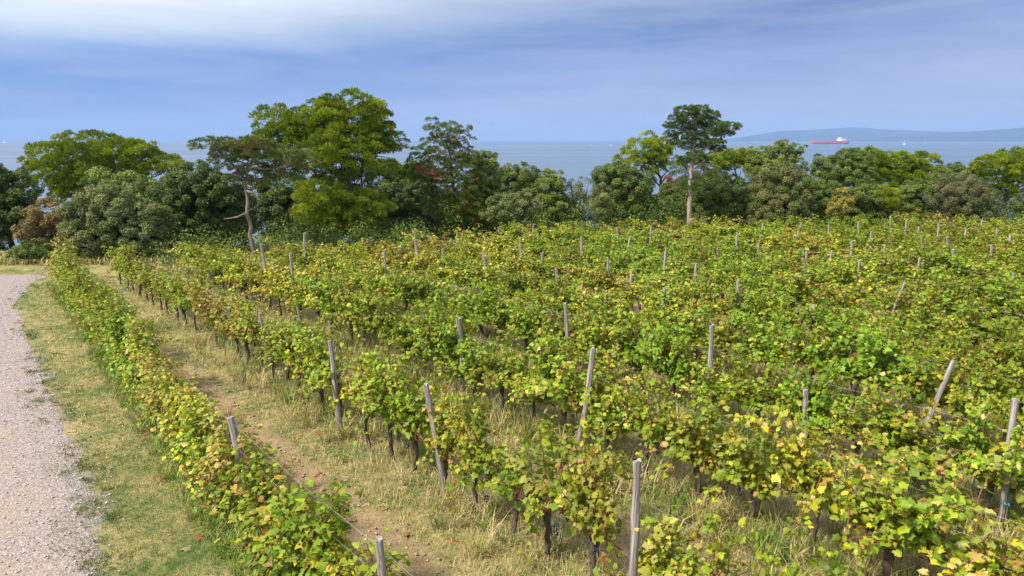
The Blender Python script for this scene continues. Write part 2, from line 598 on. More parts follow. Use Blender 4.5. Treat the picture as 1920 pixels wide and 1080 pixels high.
# ------------------------------------------------------------------ trees
m_pine = foliage_mat('pine_needles', 0.15, 0.6, 0.0, 0.0, 0.25)
m_oak = foliage_mat('broad_leaves', 0.22, 0.55, 0.0, 0.0, 0.3)
m_bark_red = bark_mat('pine_bark', (0.06, 0.04, 0.03), (0.24, 0.165, 0.12), 5.0)
m_bark_pale = bark_mat('pale_pine_bark', (0.07, 0.05, 0.04), (0.25, 0.19, 0.15), 6.0)
m_bark_tall = bark_mat('grey_pink_pine_bark', (0.13, 0.10, 0.09), (0.36, 0.29, 0.26), 6.0)
m_bark_dark = bark_mat('oak_bark', (0.03, 0.025, 0.02), (0.11, 0.09, 0.07), 6.0)

PAL = {
    'aleppo': [(.195, .272, .011), (.148, .215, .010), (.262, .322, .014)],
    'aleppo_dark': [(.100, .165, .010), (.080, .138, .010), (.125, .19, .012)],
    'lime': [(.26, .335, .014), (.30, .355, .017), (.21, .285, .013)],
    'dark_pine': [(.076, .135, .017), (.092, .155, .019), (.115, .178, .022)],
    'sparse': [(.135, .182, .032), (.165, .200, .04), (.175, .165, .055), (.115, .168, .028), (.125, .178, .03)],
    'tan_pine': [(.135, .182, .024), (.150, .188, .028), (.185, .165, .048), (.11, .165, .022), (.12, .178, .022), (.115, .17, .022)],
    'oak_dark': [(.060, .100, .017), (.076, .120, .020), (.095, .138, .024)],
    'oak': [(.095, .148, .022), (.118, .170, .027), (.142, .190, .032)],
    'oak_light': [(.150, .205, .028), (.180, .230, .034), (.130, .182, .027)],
    'sage': [(.155, .190, .056), (.185, .212, .070), (.125, .162, .046)],
    'russet': [(.205, .140, .042), (.165, .138, .042), (.235, .165, .06), (.14, .125, .042)],
    'olive_brown': [(.140, .168, .042), (.120, .158, .036), (.17, .175, .052)],
    'grey_brown': [(.125, .142, .052), (.105, .13, .044), (.145, .150, .062)],
    'yellowish': [(.25, .24, .04), (.205, .22, .038), (.29, .26, .06)],
    'dead': [(.30, .135, .07), (.36, .175, .095), (.23, .11, .06)],
}


def unit(v):
    return v / (np.linalg.norm(v, axis=-1, keepdims=True) + 1e-9)


def leaf_faces(P, Nrm, size, tint, kind, rng):
    """P leaf bases, Nrm outward direction, size length; kind 'needle' (a tapering sprig) or 'leaf' (a folded rhomb)"""
    n = len(P)
    rnd = unit(rng.normal(size=(n, 3)))
    if kind == 'needle':
        d = unit(Nrm + 0.55 * rnd)
        side = unit(np.cross(d, unit(rng.normal(size=(n, 3)))))
        L = size[:, None]
        wd = L * rng.uniform(0.11, 0.18, (n, 1))
        V = np.stack([P - side * wd * .5, P + side * wd * .5, P + d * L * .55 + side * wd * .75, P + d * L, P + d * L * .55 - side * wd * .75], 1).reshape(-1, 3)
        b = np.arange(n)[:, None] * 5
        T = np.concatenate([b + np.array([[0, 1, 2]]), b + np.array([[0, 2, 4]]), b + np.array([[4, 2, 3]])])
        return V, T, np.repeat(tint, 5, 0)
    nn = unit(Nrm + 0.8 * rnd)
    d = unit(np.cross(nn, unit(rng.normal(size=(n, 3)))))
    side = np.cross(nn, d)
    L = size[:, None]
    V = np.stack([P - d * L * .5, P + side * L * .36 + nn * L * .08, P + d * L * .55, P - side * L * .36 + nn * L * .08], 1).reshape(-1, 3)
    b = np.arange(n)[:, None] * 4
    T = np.concatenate([b + np.array([[0, 1, 2]]), b + np.array([[0, 2, 3]])])
    return V, T, np.repeat(tint, 4, 0)


def build_tree(name, label, cat, Y, base_px, lobes, pal, kind='needle', bark=None, trunk=None, trunk_r=0.22, sub_r=0.5,
               dens=1.0, m=120, size=(.18, .3), limbs=True, dead=(), seed=0, up=0.5, group=None, bare=(), tint_var=0.22, inner=0.35):
    """base_px: where the trunk meets the ground (column); trunk: points up the stem; lobes: foliage masses (px,py,rx,ry[,dY[,palette]])"""
    rng = np.random.default_rng(seed + 1000)
    k = Y / FPX
    if kind == 'leaf' and cat != 'shrub':                                # twigs and leaves near the ground
        xs0 = min(l[0] - l[2] for l in lobes)
        xs1 = max(l[0] + l[2] for l in lobes)
        pyg = 540 - FPX * math.tan(PITCH - math.atan2(CAMZ - 1.3, Y))
        pyg = 540 + FPX * math.tan(math.atan2(CAMZ - 1.3, Y) - PITCH)
        hw = (xs1 - xs0) / 2
        lobes = list(lobes) + [(xs0 + hw * q, pyg + rng.uniform(-6, 6), hw * .42, 1.5 / k) for q in (.5, 1.0, 1.5)]
    bx = at(base_px, 400, Y)[0]
    bz = tz(bx, Y)
    base = np.array([bx, Y, bz])
    root = empty(name, base)
    tag(root, label, cat, group)
    allP, allN, allS, allT = [], [], [], []
    dead_of = []
    centres = []
    for lb in lobes:
        px, py, rx, ry = lb[:4]
        dY = lb[4] if len(lb) > 4 else rng.uniform(-0.6, 0.6) * 0.6
        pl = np.array(PAL[lb[5] if len(lb) > 5 else pal])
        C = at(px, py, Y + dY)
        C_rel = C - base
        centres.append(C_rel)
        rad = np.array([rx * k, (rx * .65 + ry * .35) * k * .9, ry * k])
        area = 4 * math.pi * ((rad[0] * rad[1]) ** 1.6 / 3 + (rad[0] * rad[2]) ** 1.6 / 3 + (rad[1] * rad[2]) ** 1.6 / 3) ** (1 / 1.6)
        sr0 = min(sub_r, rad.min() * .8)
        n_out = max(6, int(dens * 1.25 * area / (math.pi * sr0 ** 2)))
        kk = np.arange(n_out) + .5
        ph = np.arccos(1 - 2 * kk / n_out)
        th = math.pi * (1 + 5 ** .5) * kk + rng.uniform(0, 6.28)
        d = np.stack([np.cos(th) * np.sin(ph), np.sin(th) * np.sin(ph), np.cos(ph)], 1)
        d = unit(d + rng.normal(size=d.shape) * (.55 / math.sqrt(n_out)))
        d = d[(d[:, 2] > -0.55) | (rng.random(n_out) < 0.5)]
        n_in = int(len(d) * (inner * .45 if kind == 'needle' else inner))
        d = np.concatenate([d, unit(rng.normal(size=(n_in, 3)))])
        ns = len(d)
        depth = np.concatenate([rng.uniform(.82, 1.04, ns - n_in), rng.uniform(.3, .65, n_in)])[:, None]
        sc_ = C_rel + d * rad * depth
        sr = sr0 * rng.uniform(.62, 1.0, ns)
        stint = pl[rng.integers(0, len(pl), ns)] * rng.uniform(1 - tint_var, 1 + tint_var, (ns, 1))
        mm = np.maximum(16, ((9.0 if kind == 'needle' else 3.2) * m * (sr / sub_r) ** 2)).astype(int)
        rep = np.repeat(np.arange(ns), mm)
        n = len(rep)
        dd = unit(rng.normal(size=(n, 3)) + d[rep] * .5 + np.array([0, 0, up]))
        if kind == 'needle':                          # sprigs stand on the upper side of each puff
            dd[:, 2] = np.where(dd[:, 2] < -.28, -dd[:, 2] * .6, dd[:, 2])
        rr = sr[rep][:, None] * rng.uniform(.2, 1, (n, 1)) ** .5
        Pp = sc_[rep] + dd * rr * np.array([1.08, 1.08, .80]) if kind == 'needle' else sc_[rep] + dd * rr * np.array([1, 1, .8])
        if kind == 'needle':                          # sprigs sit in little radiating tufts
            src = np.arange(n) // 8 * 8
            Pp = Pp[src] + unit(rng.normal(size=(n, 3)) + np.array([0, 0, .3])) * rng.uniform(.0, .05, (n, 1))
            rep = rep[src]
            dd = unit(dd[src] + .75 * unit(rng.normal(size=(n, 3))))
        dead_of.append(np.full(len(Pp), len(lb) > 5 and lb[5] == 'dead'))
        allP.append(Pp)
        allN.append(unit(dd * .9 + d[rep] * .4 + np.array([0, 0, up * .7])))
        allS.append(rng.uniform(size[0], size[1], n) * (.38 if kind == 'needle' else .72))
        allT.append(stint[rep] * rng.uniform(.78, 1.22, (n, 1)))
    Pp, Nn, Ss, Tt = map(np.concatenate, (allP, allN, allS, allT))
    gone = np.concatenate(dead_of)
    for nm, mk in (('crown', ~gone), ('dead_bough', gone)):
        if mk.any():
            V, T, C = leaf_faces(Pp[mk], Nn[mk], Ss[mk], np.clip(Tt[mk], 0, 1), kind, rng)
            o = link(nm, mesh_np(nm, V, T, None, C, m_pine if kind == 'needle' else m_oak), root)
            if nm == 'dead_bough':
                o['label'] = 'dead rust brown boughs'
    # trunk and limbs
    mb = MB()
    if trunk is None:
        cm = np.mean(np.array(centres), 0)
        low = min(c[2] for c in centres)
        tp = [np.array([0, 0, -0.25]), np.array([cm[0] * .2, cm[1] * .2, max(.4, low * .35)]), np.array([cm[0] * .7, cm[1] * .7, max(.8, low * .9)]), cm]
    else:
        tp = [np.array([0, 0, -0.25])] + [at(px, py, Y) - base for px, py in trunk]
    tp = np.array(tp)
    tt = np.linspace(0, len(tp) - 1, (len(tp) - 1) * 4 + 1)
    path = np.stack([np.interp(tt, np.arange(len(tp)), tp[:, j]) for j in range(3)], 1)
    path[1:-1] += rng.normal(0, .035, (len(path) - 2, 3))
    rad_ = trunk_r * np.linspace(1.0, .38, len(path))
    rad_[0] *= 1.35
    mb.tube(path, rad_, 8, True, .12, rng)

    def limb(a, bpt, r0, r1, sag=.0):
        u = np.linspace(0, 1, 6)[:, None]
        pts = a + (bpt - a) * u
        ln = np.linalg.norm(bpt - a)
        pts[:, 2] += np.sin(u[:, 0] * math.pi) * sag * ln
        pts[1:-1] += rng.normal(0, .03 * ln, (4, 3))
        mb.tube(pts, np.linspace(r0, r1, 6), 5, True)

    if limbs:
        for cr in centres:
            j = int(np.argmin(np.linalg.norm(path - cr, axis=1) + np.maximum(0, path[:, 2] - cr[2] + .3) * 2))
            ln = np.linalg.norm(cr - path[j])
            if ln > .3:
                limb(path[j], cr, min(rad_[j] * .75, .05 + .03 * ln), .025, -.06)
            for q in range(2):
                e = cr + unit(rng.normal(size=3)) * .5
                limb(path[j] * .35 + cr * .65, e, .03, .012)
    for br in bare:                                   # bare limbs seen outside the crown
        pts = np.array([at(px, py, Y - .2) - base for px, py in br])
        mb.tube(pts, np.linspace(.065, .02, len(pts)), 5, True)
    link('trunk', mb.mesh('trunk', bark or m_bark_dark), root)
    return root


def trees():
    # ---- left group, nearest the track
    build_tree('oak_tree', 'dark green oak at the far left end of the tree belt, cut by the frame', 'tree', 38, 22,
               [(10, 355, 55, 34), (-45, 380, 60, 50), (38, 395, 36, 42), (8, 430, 45, 40), (-30, 330, 40, 22)], 'oak_dark', 'leaf', m_bark_dark, None, .2, .45, 1.0, 110, (.10, .17), seed=1)
    build_tree('umbrella_pine', 'broad low umbrella pine with bright green domed crown behind the sage bush', 'tree', 46, 178,
               [(175, 282, 68, 30), (120, 305, 62, 36), (95, 335, 55, 30), (230, 292, 60, 26), (262, 283, 30, 16), (200, 325, 66, 30), (150, 345, 55, 22), (285, 312, 50, 22), (315, 318, 32, 20), (140, 372, 40, 18)],
               'aleppo', 'needle', m_bark_dark, [(180, 420), (182, 370), (185, 330)], .28, .5, 1.0, 100, (.2, .34), seed=2, up=.5)
    build_tree('shrub_tree', 'russet brown autumn shrub beside the track bend', 'shrub', 36, 88,
               [(92, 412, 44, 34), (70, 442, 32, 34), (112, 440, 32, 38), (88, 470, 36, 24)], 'russet', 'leaf', m_bark_dark, None, .09, .38, .9, 100, (.09, .15), seed=3)
    build_tree('shrub', 'small dark green bush at the foot of the russet shrub', 'shrub', 34.5, 62,
               [(60, 470, 28, 18), (42, 480, 22, 14)], 'oak', 'leaf', m_bark_dark, None, .05, .3, 1.0, 80, (.08, .14), seed=4)
    build_tree('oak_tree', 'tall light green oak standing behind the sage bush, below the umbrella pine', 'tree', 40, 235,
               [(195, 338, 34, 22), (245, 352, 44, 24), (280, 372, 34, 30), (210, 372, 44, 28)], 'oak_light', 'leaf', m_bark_dark, None, .15, .45, .9, 100, (.10, .17), seed=5)
    build_tree('shrub_tree', 'rounded sage green bushy tree in front of the umbrella pine', 'tree', 35, 210,
               [(205, 385, 52, 34), (160, 415, 42, 40), (235, 415, 58, 36), (185, 448, 62, 30), (262, 440, 46, 34), (285, 415, 34, 34)], 'sage', 'leaf', m_bark_dark, [(212, 455), (208, 415)], .13, .42, 1.0, 120, (.09, .15), seed=6,
               bare=[[(210, 490), (235, 465), (262, 440)], [(214, 488), (180, 460), (160, 440)]])
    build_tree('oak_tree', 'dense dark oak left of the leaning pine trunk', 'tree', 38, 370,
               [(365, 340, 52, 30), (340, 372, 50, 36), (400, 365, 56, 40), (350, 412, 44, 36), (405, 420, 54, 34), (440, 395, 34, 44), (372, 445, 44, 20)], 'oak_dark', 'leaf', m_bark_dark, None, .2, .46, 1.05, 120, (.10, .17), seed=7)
    build_tree('black_pine', 'thin crowned brownish pine with a bare leaning trunk and dead side branches', 'tree', 33, 474,
               [(392, 272, 32, 12), (440, 278, 40, 15), (485, 285, 42, 20), (425, 300, 30, 16), (465, 312, 34, 20), (520, 298, 38, 22), (540, 322, 32, 20), (500, 335, 30, 16), (448, 335, 18, 12), (562, 300, 22, 14), (470, 270, 40, 10)],
               'sparse', 'needle', m_bark_pale, [(471, 440), (463, 390), (460, 345), (466, 315), (480, 290)], .115, .34, 1.0, 70, (.14, .24), seed=8,
               bare=[[(461, 400), (445, 407), (420, 411)], [(462, 358), (476, 362), (484, 374), (502, 380)], [(462, 340), (430, 300), (405, 288), (388, 290)], [(405, 288), (396, 300)], [(466, 315), (520, 318), (560, 308)]])
    build_tree('big_pine', 'tallest spreading pine of the belt, bright green lobed crown', 'tree', 40, 628,
               [(652, 212, 58, 32), (600, 226, 48, 32), (690, 238, 38, 36), (640, 250, 62, 40), (575, 245, 42, 34), (515, 232, 34, 28), (520, 268, 40, 32), (565, 285, 52, 34), (545, 250, 30, 30),
                (640, 300, 58, 36, -1.0), (665, 280, 46, 26, -.8), (706, 260, 34, 22), (742, 268, 24, 18), (722, 282, 26, 9), (620, 275, 36, 30, -1.2), (700, 225, 26, 34),
                (605, 368, 44, 26, -1.6), (640, 372, 36, 26, -1.4), (612, 398, 50, 28, -1.5), (690, 388, 38, 26, -1.0), (655, 412, 58, 26, -1.0), (585, 330, 34, 22)],
               'aleppo', 'needle', m_bark_dark, [(634, 400), (650, 340), (640, 290), (640, 240)], .34, .5, 1.0, 110, (.2, .34), seed=9, up=.5,
               bare=[[(676, 320), (690, 296), (705, 285)], [(645, 345), (600, 300), (570, 280)], [(680, 300), (678, 345), (682, 420)], [(640, 330), (668, 300), (684, 280)]])
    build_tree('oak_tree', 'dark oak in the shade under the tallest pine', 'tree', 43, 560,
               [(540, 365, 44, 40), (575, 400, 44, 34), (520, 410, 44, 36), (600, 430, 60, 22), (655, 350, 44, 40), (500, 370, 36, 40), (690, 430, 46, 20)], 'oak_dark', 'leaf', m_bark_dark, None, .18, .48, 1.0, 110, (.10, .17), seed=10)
    build_tree('round_pine', 'low dark pine with flat rounded top right of the tallest pine', 'tree', 48, 745,
               [(715, 320, 40, 14), (752, 324, 42, 18), (785, 330, 36, 18), (735, 340, 50, 18), (700, 308, 26, 9)], 'aleppo_dark', 'needle', m_bark_dark, None, .2, .5, 1.0, 140, (.18, .3), seed=11, up=.5)
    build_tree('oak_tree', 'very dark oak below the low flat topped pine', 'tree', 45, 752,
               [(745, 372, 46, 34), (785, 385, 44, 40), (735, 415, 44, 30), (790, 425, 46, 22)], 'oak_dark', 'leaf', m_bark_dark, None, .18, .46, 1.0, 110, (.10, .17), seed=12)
    build_tree('tan_pine', 'ragged open pine with brownish needles and gaps in its crown', 'tree', 42, 868,
               [(812, 236, 16, 12), (838, 246, 30, 14), (866, 256, 20, 18), (822, 268, 28, 16), (800, 292, 28, 18), (838, 290, 36, 24), (868, 284, 16, 16), (785, 312, 24, 16), (822, 322, 42, 22), (862, 322, 34, 26), (845, 355, 46, 26), (808, 350, 24, 14), (870, 385, 36, 30), (832, 392, 36, 22), (888, 350, 24, 26), (856, 410, 40, 22), (792, 322, 14, 9, -1.2, 'dead'), (815, 333, 12, 8, -1.2, 'dead')],
               'tan_pine', 'needle', m_bark_pale, [(862, 400), (850, 350), (845, 300), (842, 255)], .15, .3, .75, 60, (.14, .23), seed=13,
               bare=[[(848, 340), (825, 322), (812, 318)], [(846, 310), (815, 290), (795, 296)], [(845, 280), (830, 262), (815, 245)], [(858, 425), (840, 400), (828, 380), (842, 365)]])
    build_tree('shrub_tree', 'upright yellow green young tree right of the ragged pine', 'tree', 44, 905,
               [(885, 305, 18, 18), (910, 302, 22, 18), (915, 335, 26, 34), (895, 362, 28, 34), (920, 382, 24, 30)], 'oak_light', 'leaf', m_bark_dark, None, .1, .36, 1.0, 100, (.09, .15), seed=15,
               bare=[[(914, 320), (916, 295), (918, 283)], [(905, 320), (904, 300), (902, 288)]])
    build_tree('shrub', 'low grey green bush at the vineyard edge in front of the two small oaks', 'shrub', 41, 962,
               [(955, 388, 42, 24), (985, 385, 28, 26), (935, 402, 32, 18)], 'sage', 'leaf', m_bark_dark, None, .06, .36, 1.0, 100, (.08, .14), seed=16)
    build_tree('oak_tree', 'small round oak with deep green crown before the open sea gap', 'tree', 47, 970,
               [(972, 332, 36, 24), (948, 352, 30, 28), (992, 352, 24, 30), (970, 380, 40, 26)], 'oak', 'leaf', m_bark_dark, None, .13, .42, 1.0, 110, (.09, .15), seed=17)
    build_tree('oak_tree', 'small light green oak beside the brownish twiggy shrub', 'tree', 45, 1032,
               [(1034, 335, 20, 16), (1030, 358, 30, 26), (1032, 388, 32, 26)], 'oak_light', 'leaf', m_bark_dark, None, .11, .38, 1.0, 100, (.09, .15), seed=18)
    build_tree('shrub_tree', 'brownish half bare twiggy shrub in the sea gap', 'shrub', 46, 1085,
               [(1092, 358, 26, 24), (1068, 372, 24, 30), (1095, 390, 28, 26), (1066, 398, 26, 20)], 'olive_brown', 'leaf', m_bark_pale, None, .07, .36, .6, 60, (.07, .12), seed=19,
               bare=[[(1085, 400), (1090, 365), (1086, 338)], [(1090, 400), (1100, 360), (1104, 338)], [(1080, 400), (1074, 370), (1070, 345)]])
    build_tree('shrub', 'narrow pale olive shrub against the big round oak', 'shrub', 43, 1128,
               [(1130, 365, 17, 18), (1126, 388, 20, 22)], 'sage', 'leaf', m_bark_dark, None, .06, .32, .9, 80, (.08, .13), seed=20)
    build_tree('oak_tree', 'big round grey green oak left of the tall dark pine', 'tree', 47, 1170,
               [(1150, 332, 36, 24), (1185, 345, 38, 28), (1160, 365, 44, 30), (1195, 378, 36, 30), (1165, 392, 50, 22), (1130, 345, 16, 20)], 'oak', 'leaf', m_bark_dark, None, .18, .44, 1.0, 120, (.10, .16), seed=21)
    build_tree('yellow_pine', 'yellow green pine with bare lower limbs behind the big round oak', 'tree', 54, 1232,
               [(1213, 262, 14, 12), (1205, 282, 34, 18), (1236, 278, 26, 18), (1182, 300, 26, 14), (1215, 302, 34, 14), (1245, 302, 24, 14), (1226, 318, 22, 8), (1262, 343, 14, 11, -1.0, 'dead'), (1257, 352, 8, 8, -1.0, 'dead')], 'lime', 'needle', m_bark_dark, [(1240, 370), (1238, 335), (1228, 300)], .17, .5, .9, 130, (.19, .32), seed=22, up=.5,
               bare=[[(1238, 345), (1255, 325), (1272, 318)], [(1239, 350), (1222, 335), (1212, 338)], [(1238, 335), (1250, 322), (1262, 322)]])
    build_tree('tall_pine', 'tall dark green pine with a long straight bare trunk, above the vineyard', 'tree', 45, 1294,
               [(1285, 208, 20, 8), (1312, 207, 18, 7), (1334, 216, 15, 7), (1268, 222, 13, 7), (1295, 223, 24, 8), (1325, 229, 22, 7), (1255, 236, 10, 6), (1276, 238, 18, 8), (1304, 242, 22, 8),
                (1345, 238, 18, 7), (1368, 238, 16, 7), (1382, 237, 8, 4), (1356, 251, 20, 6), (1334, 252, 16, 7), (1258, 253, 12, 6), (1280, 257, 18, 7), (1308, 260, 18, 7), (1338, 268, 20, 6), (1264, 268, 12, 5), (1318, 277, 18, 6), (1346, 279, 14, 5), (1290, 274, 14, 7), (1304, 294, 18, 8), (1322, 302, 12, 7), (1284, 304, 12, 7), (1296, 347, 20, 11)],
               'dark_pine', 'needle', m_bark_tall, [(1293, 365), (1295, 320), (1300, 270), (1305, 225)], .165, .3, 1.15, 70, (.15, .24), seed=24, up=.5,
               bare=[[(1297, 300), (1330, 275), (1360, 250)], [(1296, 320), (1322, 300), (1326, 330)]])
    build_tree('small_pine', 'thin grey green pine growing round the foot of the tall dark pine', 'tree', 50, 1312,
               [(1285, 318, 26, 20), (1315, 318, 24, 22), (1300, 345, 30, 18), (1330, 340, 22, 22), (1280, 352, 20, 12)], 'sparse', 'needle', m_bark_dark, None, .1, .4, .8, 90, (.15, .25), seed=25)
    build_tree('oak_tree', 'small dark green oak at the foot of the tall pine, trunk side', 'tree', 50, 1262,
               [(1255, 378, 22, 22), (1278, 385, 20, 20), (1262, 396, 28, 14)], 'oak', 'leaf', m_bark_dark, None, .1, .38, 1.0, 100, (.09, .15), seed=26)
    build_tree('oak_tree', 'broad dark oak right of the tall pine trunk', 'tree', 48, 1340,
               [(1335, 362, 36, 24), (1365, 375, 34, 24), (1325, 388, 34, 20), (1375, 395, 28, 14)], 'oak', 'leaf', m_bark_dark, None, .14, .42, 1.0, 110, (.09, .15), seed=27)
    build_tree('umbrella_pine', 'small flat topped bright green pine behind the oaks, twisted pale trunk', 'tree', 57, 1378,
               [(1370, 298, 36, 14), (1395, 296, 26, 13), (1345, 305, 24, 12), (1382, 310, 34, 12), (1350, 330, 24, 12), (1362, 345, 18, 10)], 'aleppo', 'needle', m_bark_pale, [(1380, 370), (1384, 340), (1378, 318)], .15, .48, 1.0, 130, (.18, .3), seed=28, up=.5,
               bare=[[(1384, 345), (1378, 328), (1372, 322)], [(1382, 350), (1386, 332), (1390, 318)]])
    build_tree('oak_tree', 'dark narrow oak between the flat pine and the olive brown oak', 'tree', 50, 1396,
               [(1398, 345, 18, 18), (1392, 372, 26, 24), (1408, 388, 22, 20)], 'oak_dark', 'leaf', m_bark_dark, None, .12, .4, 1.0, 110, (.09, .15), seed=29)
    build_tree('poplar_tree', 'loose pale green tree reaching above the sea line with slanting boughs', 'tree', 56, 1452,
               [(1420, 290, 20, 14), (1465, 276, 22, 12), (1455, 298, 34, 16), (1495, 280, 16, 9), (1480, 292, 18, 10), (1440, 315, 40, 18), (1490, 312, 22, 14), (1425, 310, 26, 16)], 'oak_light', 'leaf', m_bark_dark, [(1455, 350), (1462, 310), (1470, 285)], .13, .38, .8, 80, (.10, .16), seed=30,
               bare=[[(1465, 310), (1485, 294), (1502, 274)]])
    build_tree('oak_tree', 'large rounded olive brown oak in front of the pale loose tree', 'tree', 45.5, 1468,
               [(1465, 330, 40, 22), (1440, 355, 32, 30), (1490, 352, 36, 30), (1465, 375, 52, 28), (1505, 380, 22, 24), (1440, 392, 34, 16)], 'olive_brown', 'leaf', m_bark_dark, None, .16, .42, 1.0, 120, (.08, .14), seed=31)
    build_tree('oak_tree', 'tall mid green oak right of the olive brown oak', 'tree', 52, 1560,
               [(1585, 300, 22, 18), (1612, 300, 26, 20), (1560, 318, 34, 20), (1600, 330, 36, 24), (1545, 345, 32, 26), (1580, 352, 34, 24), (1540, 305, 16, 14)], 'oak', 'leaf', m_bark_dark, None, .17, .45, 1.0, 110, (.10, .16), seed=32,
               bare=[[(1590, 300), (1594, 288)], [(1612, 300), (1610, 287)]])
    build_tree('oak_tree', 'low green oak filling the edge between olive brown oak and yellow shrub', 'tree', 47, 1542,
               [(1545, 362, 30, 24), (1560, 385, 28, 22), (1530, 390, 22, 16)], 'oak', 'leaf', m_bark_dark, None, .1, .4, 1.0, 100, (.09, .15), seed=33)
    build_tree('shrub', 'small yellow leaved shrub at the vineyard edge', 'shrub', 44.5, 1578,
               [(1576, 366, 14, 12), (1580, 384, 16, 18), (1566, 392, 14, 12)], 'yellowish', 'leaf', m_bark_dark, None, .05, .28, 1.0, 80, (.08, .13), seed=34)
    build_tree('pine_tree', 'wide many domed bright green pine on the right against the sea', 'tree', 57, 1680,
               [(1628, 298, 24, 16), (1655, 306, 30, 18), (1690, 304, 28, 16), (1735, 308, 26, 18), (1712, 302, 20, 14), (1640, 325, 42, 18), (1690, 325, 44, 18), (1735, 328, 30, 18), (1665, 345, 48, 16), (1718, 345, 40, 14), (1612, 300, 18, 14)],
               'aleppo', 'needle', m_bark_dark, None, .24, .52, 1.0, 140, (.19, .32), seed=35, up=.5)
    build_tree('oak_tree', 'blue green low oak beneath the many domed pine', 'tree', 47, 1625,
               [(1618, 365, 28, 16), (1640, 372, 30, 18), (1620, 386, 28, 16), (1650, 388, 26, 14)], 'oak', 'leaf', m_bark_dark, None, .11, .38, 1.0, 110, (.09, .15), seed=36)
    build_tree('young_pine', 'small lime green young pine beneath the many domed pine', 'tree', 46, 1662,
               [(1660, 362, 16, 12), (1665, 376, 16, 14), (1648, 372, 12, 10), (1668, 388, 12, 10)], 'lime', 'needle', m_bark_dark, None, .07, .32, 1.0, 90, (.13, .22), seed=37, up=.5)
    build_tree('oak_tree', 'dusty green round oak left of the grey brown bush', 'tree', 47.5, 1722,
               [(1725, 358, 34, 20), (1705, 376, 30, 22), (1742, 378, 26, 22), (1718, 392, 36, 14)], 'oak', 'leaf', m_bark_dark, None, .12, .4, 1.0, 110, (.09, .15), seed=38)
    build_tree('oak_tree', 'dark green treetop behind the grey brown bush', 'tree', 55, 1800,
               [(1785, 322, 22, 12), (1815, 322, 24, 13), (1800, 335, 44, 16), (1765, 340, 24, 20)], 'oak', 'leaf', m_bark_dark, None, .13, .4, 1.0, 100, (.09, .15), seed=39)
    build_tree('shrub_tree', 'wide grey brown bushy tree near the right end of the belt', 'tree', 46, 1800,
               [(1800, 348, 46, 20), (1770, 368, 32, 24), (1825, 368, 36, 24), (1795, 382, 48, 22), (1845, 388, 22, 16), (1762, 390, 24, 12)], 'grey_brown', 'leaf', m_bark_dark, None, .13, .4, .95, 110, (.07, .12), seed=40)
    build_tree('umbrella_pine', 'leaning umbrella pine at the right end of the belt, sea showing under it', 'tree', 50, 1880,
               [(1905, 300, 44, 16), (1860, 310, 34, 14), (1945, 302, 44, 20), (1885, 322, 42, 14), (1840, 318, 18, 10), (1930, 328, 40, 16), (1868, 340, 26, 14), (1895, 345, 30, 14), (1880, 360, 24, 12), (1905, 365, 22, 9), (1865, 378, 16, 12)],
               'aleppo', 'needle', m_bark_dark, [(1882, 385), (1890, 362), (1905, 335)], .2, .5, .95, 130, (.18, .3), seed=41, up=.5,
               bare=[[(1890, 372), (1905, 360), (1925, 352)], [(1893, 380), (1915, 382), (1940, 375)]])
    build_tree('shrub', 'small dark bush in the far right corner of the belt', 'shrub', 46, 1912,
               [(1912, 388, 18, 11), (1935, 384, 20, 14)], 'oak_dark', 'leaf', m_bark_dark, None, .05, .3, 1.0, 90, (.08, .14), seed=42)
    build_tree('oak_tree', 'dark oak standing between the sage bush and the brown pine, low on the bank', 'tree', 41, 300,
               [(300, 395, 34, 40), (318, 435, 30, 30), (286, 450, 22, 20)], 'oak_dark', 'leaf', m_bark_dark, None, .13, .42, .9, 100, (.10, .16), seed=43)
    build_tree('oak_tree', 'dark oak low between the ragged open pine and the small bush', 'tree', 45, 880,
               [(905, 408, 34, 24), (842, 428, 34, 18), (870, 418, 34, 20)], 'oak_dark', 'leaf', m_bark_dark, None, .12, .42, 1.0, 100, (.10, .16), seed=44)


trees()

# undergrowth filling the belt at ground level
r_ = np.random.default_rng(31)
ux = r_.uniform(-17, 46, 900)
ub = (ux > -9) | (r_.random(900) < .5)
ux = ux[ub]
uy = edge_y(ux) + np.where(ux < -4, r_.uniform(2.2, 9, len(ux)), r_.uniform(5.0, 12, len(ux)))
ctr = np.stack([ux, uy, terr(ux, uy) + r_.uniform(.1, 1.9, len(ux)) * np.where(ux < -4, .55, 1)], 1)
rep_ = np.repeat(np.arange(len(ux)), 150)
dd = unit(r_.normal(size=(len(rep_), 3)) + np.array([0, 0, .4]))
Pu = ctr[rep_] + dd * r_.uniform(.2, .85, (len(rep_), 1))
pu = np.array(PAL['oak_dark'] + PAL['oak'])
Vu, Tu, Cu = leaf_faces(Pu, dd, r_.uniform(.09, .15, len(rep_)), pu[r_.integers(0, len(pu), len(ux))][rep_] * r_.uniform(.75, 1.25, (len(rep_), 1)), 'leaf', r_)
o = link('undergrowth', mesh_np('undergrowth', Vu, Tu, None, Cu, m_oak))
tag(o, 'dark scrubby undergrowth between the trunks of the tree belt', 'undergrowth', None, 'stuff')

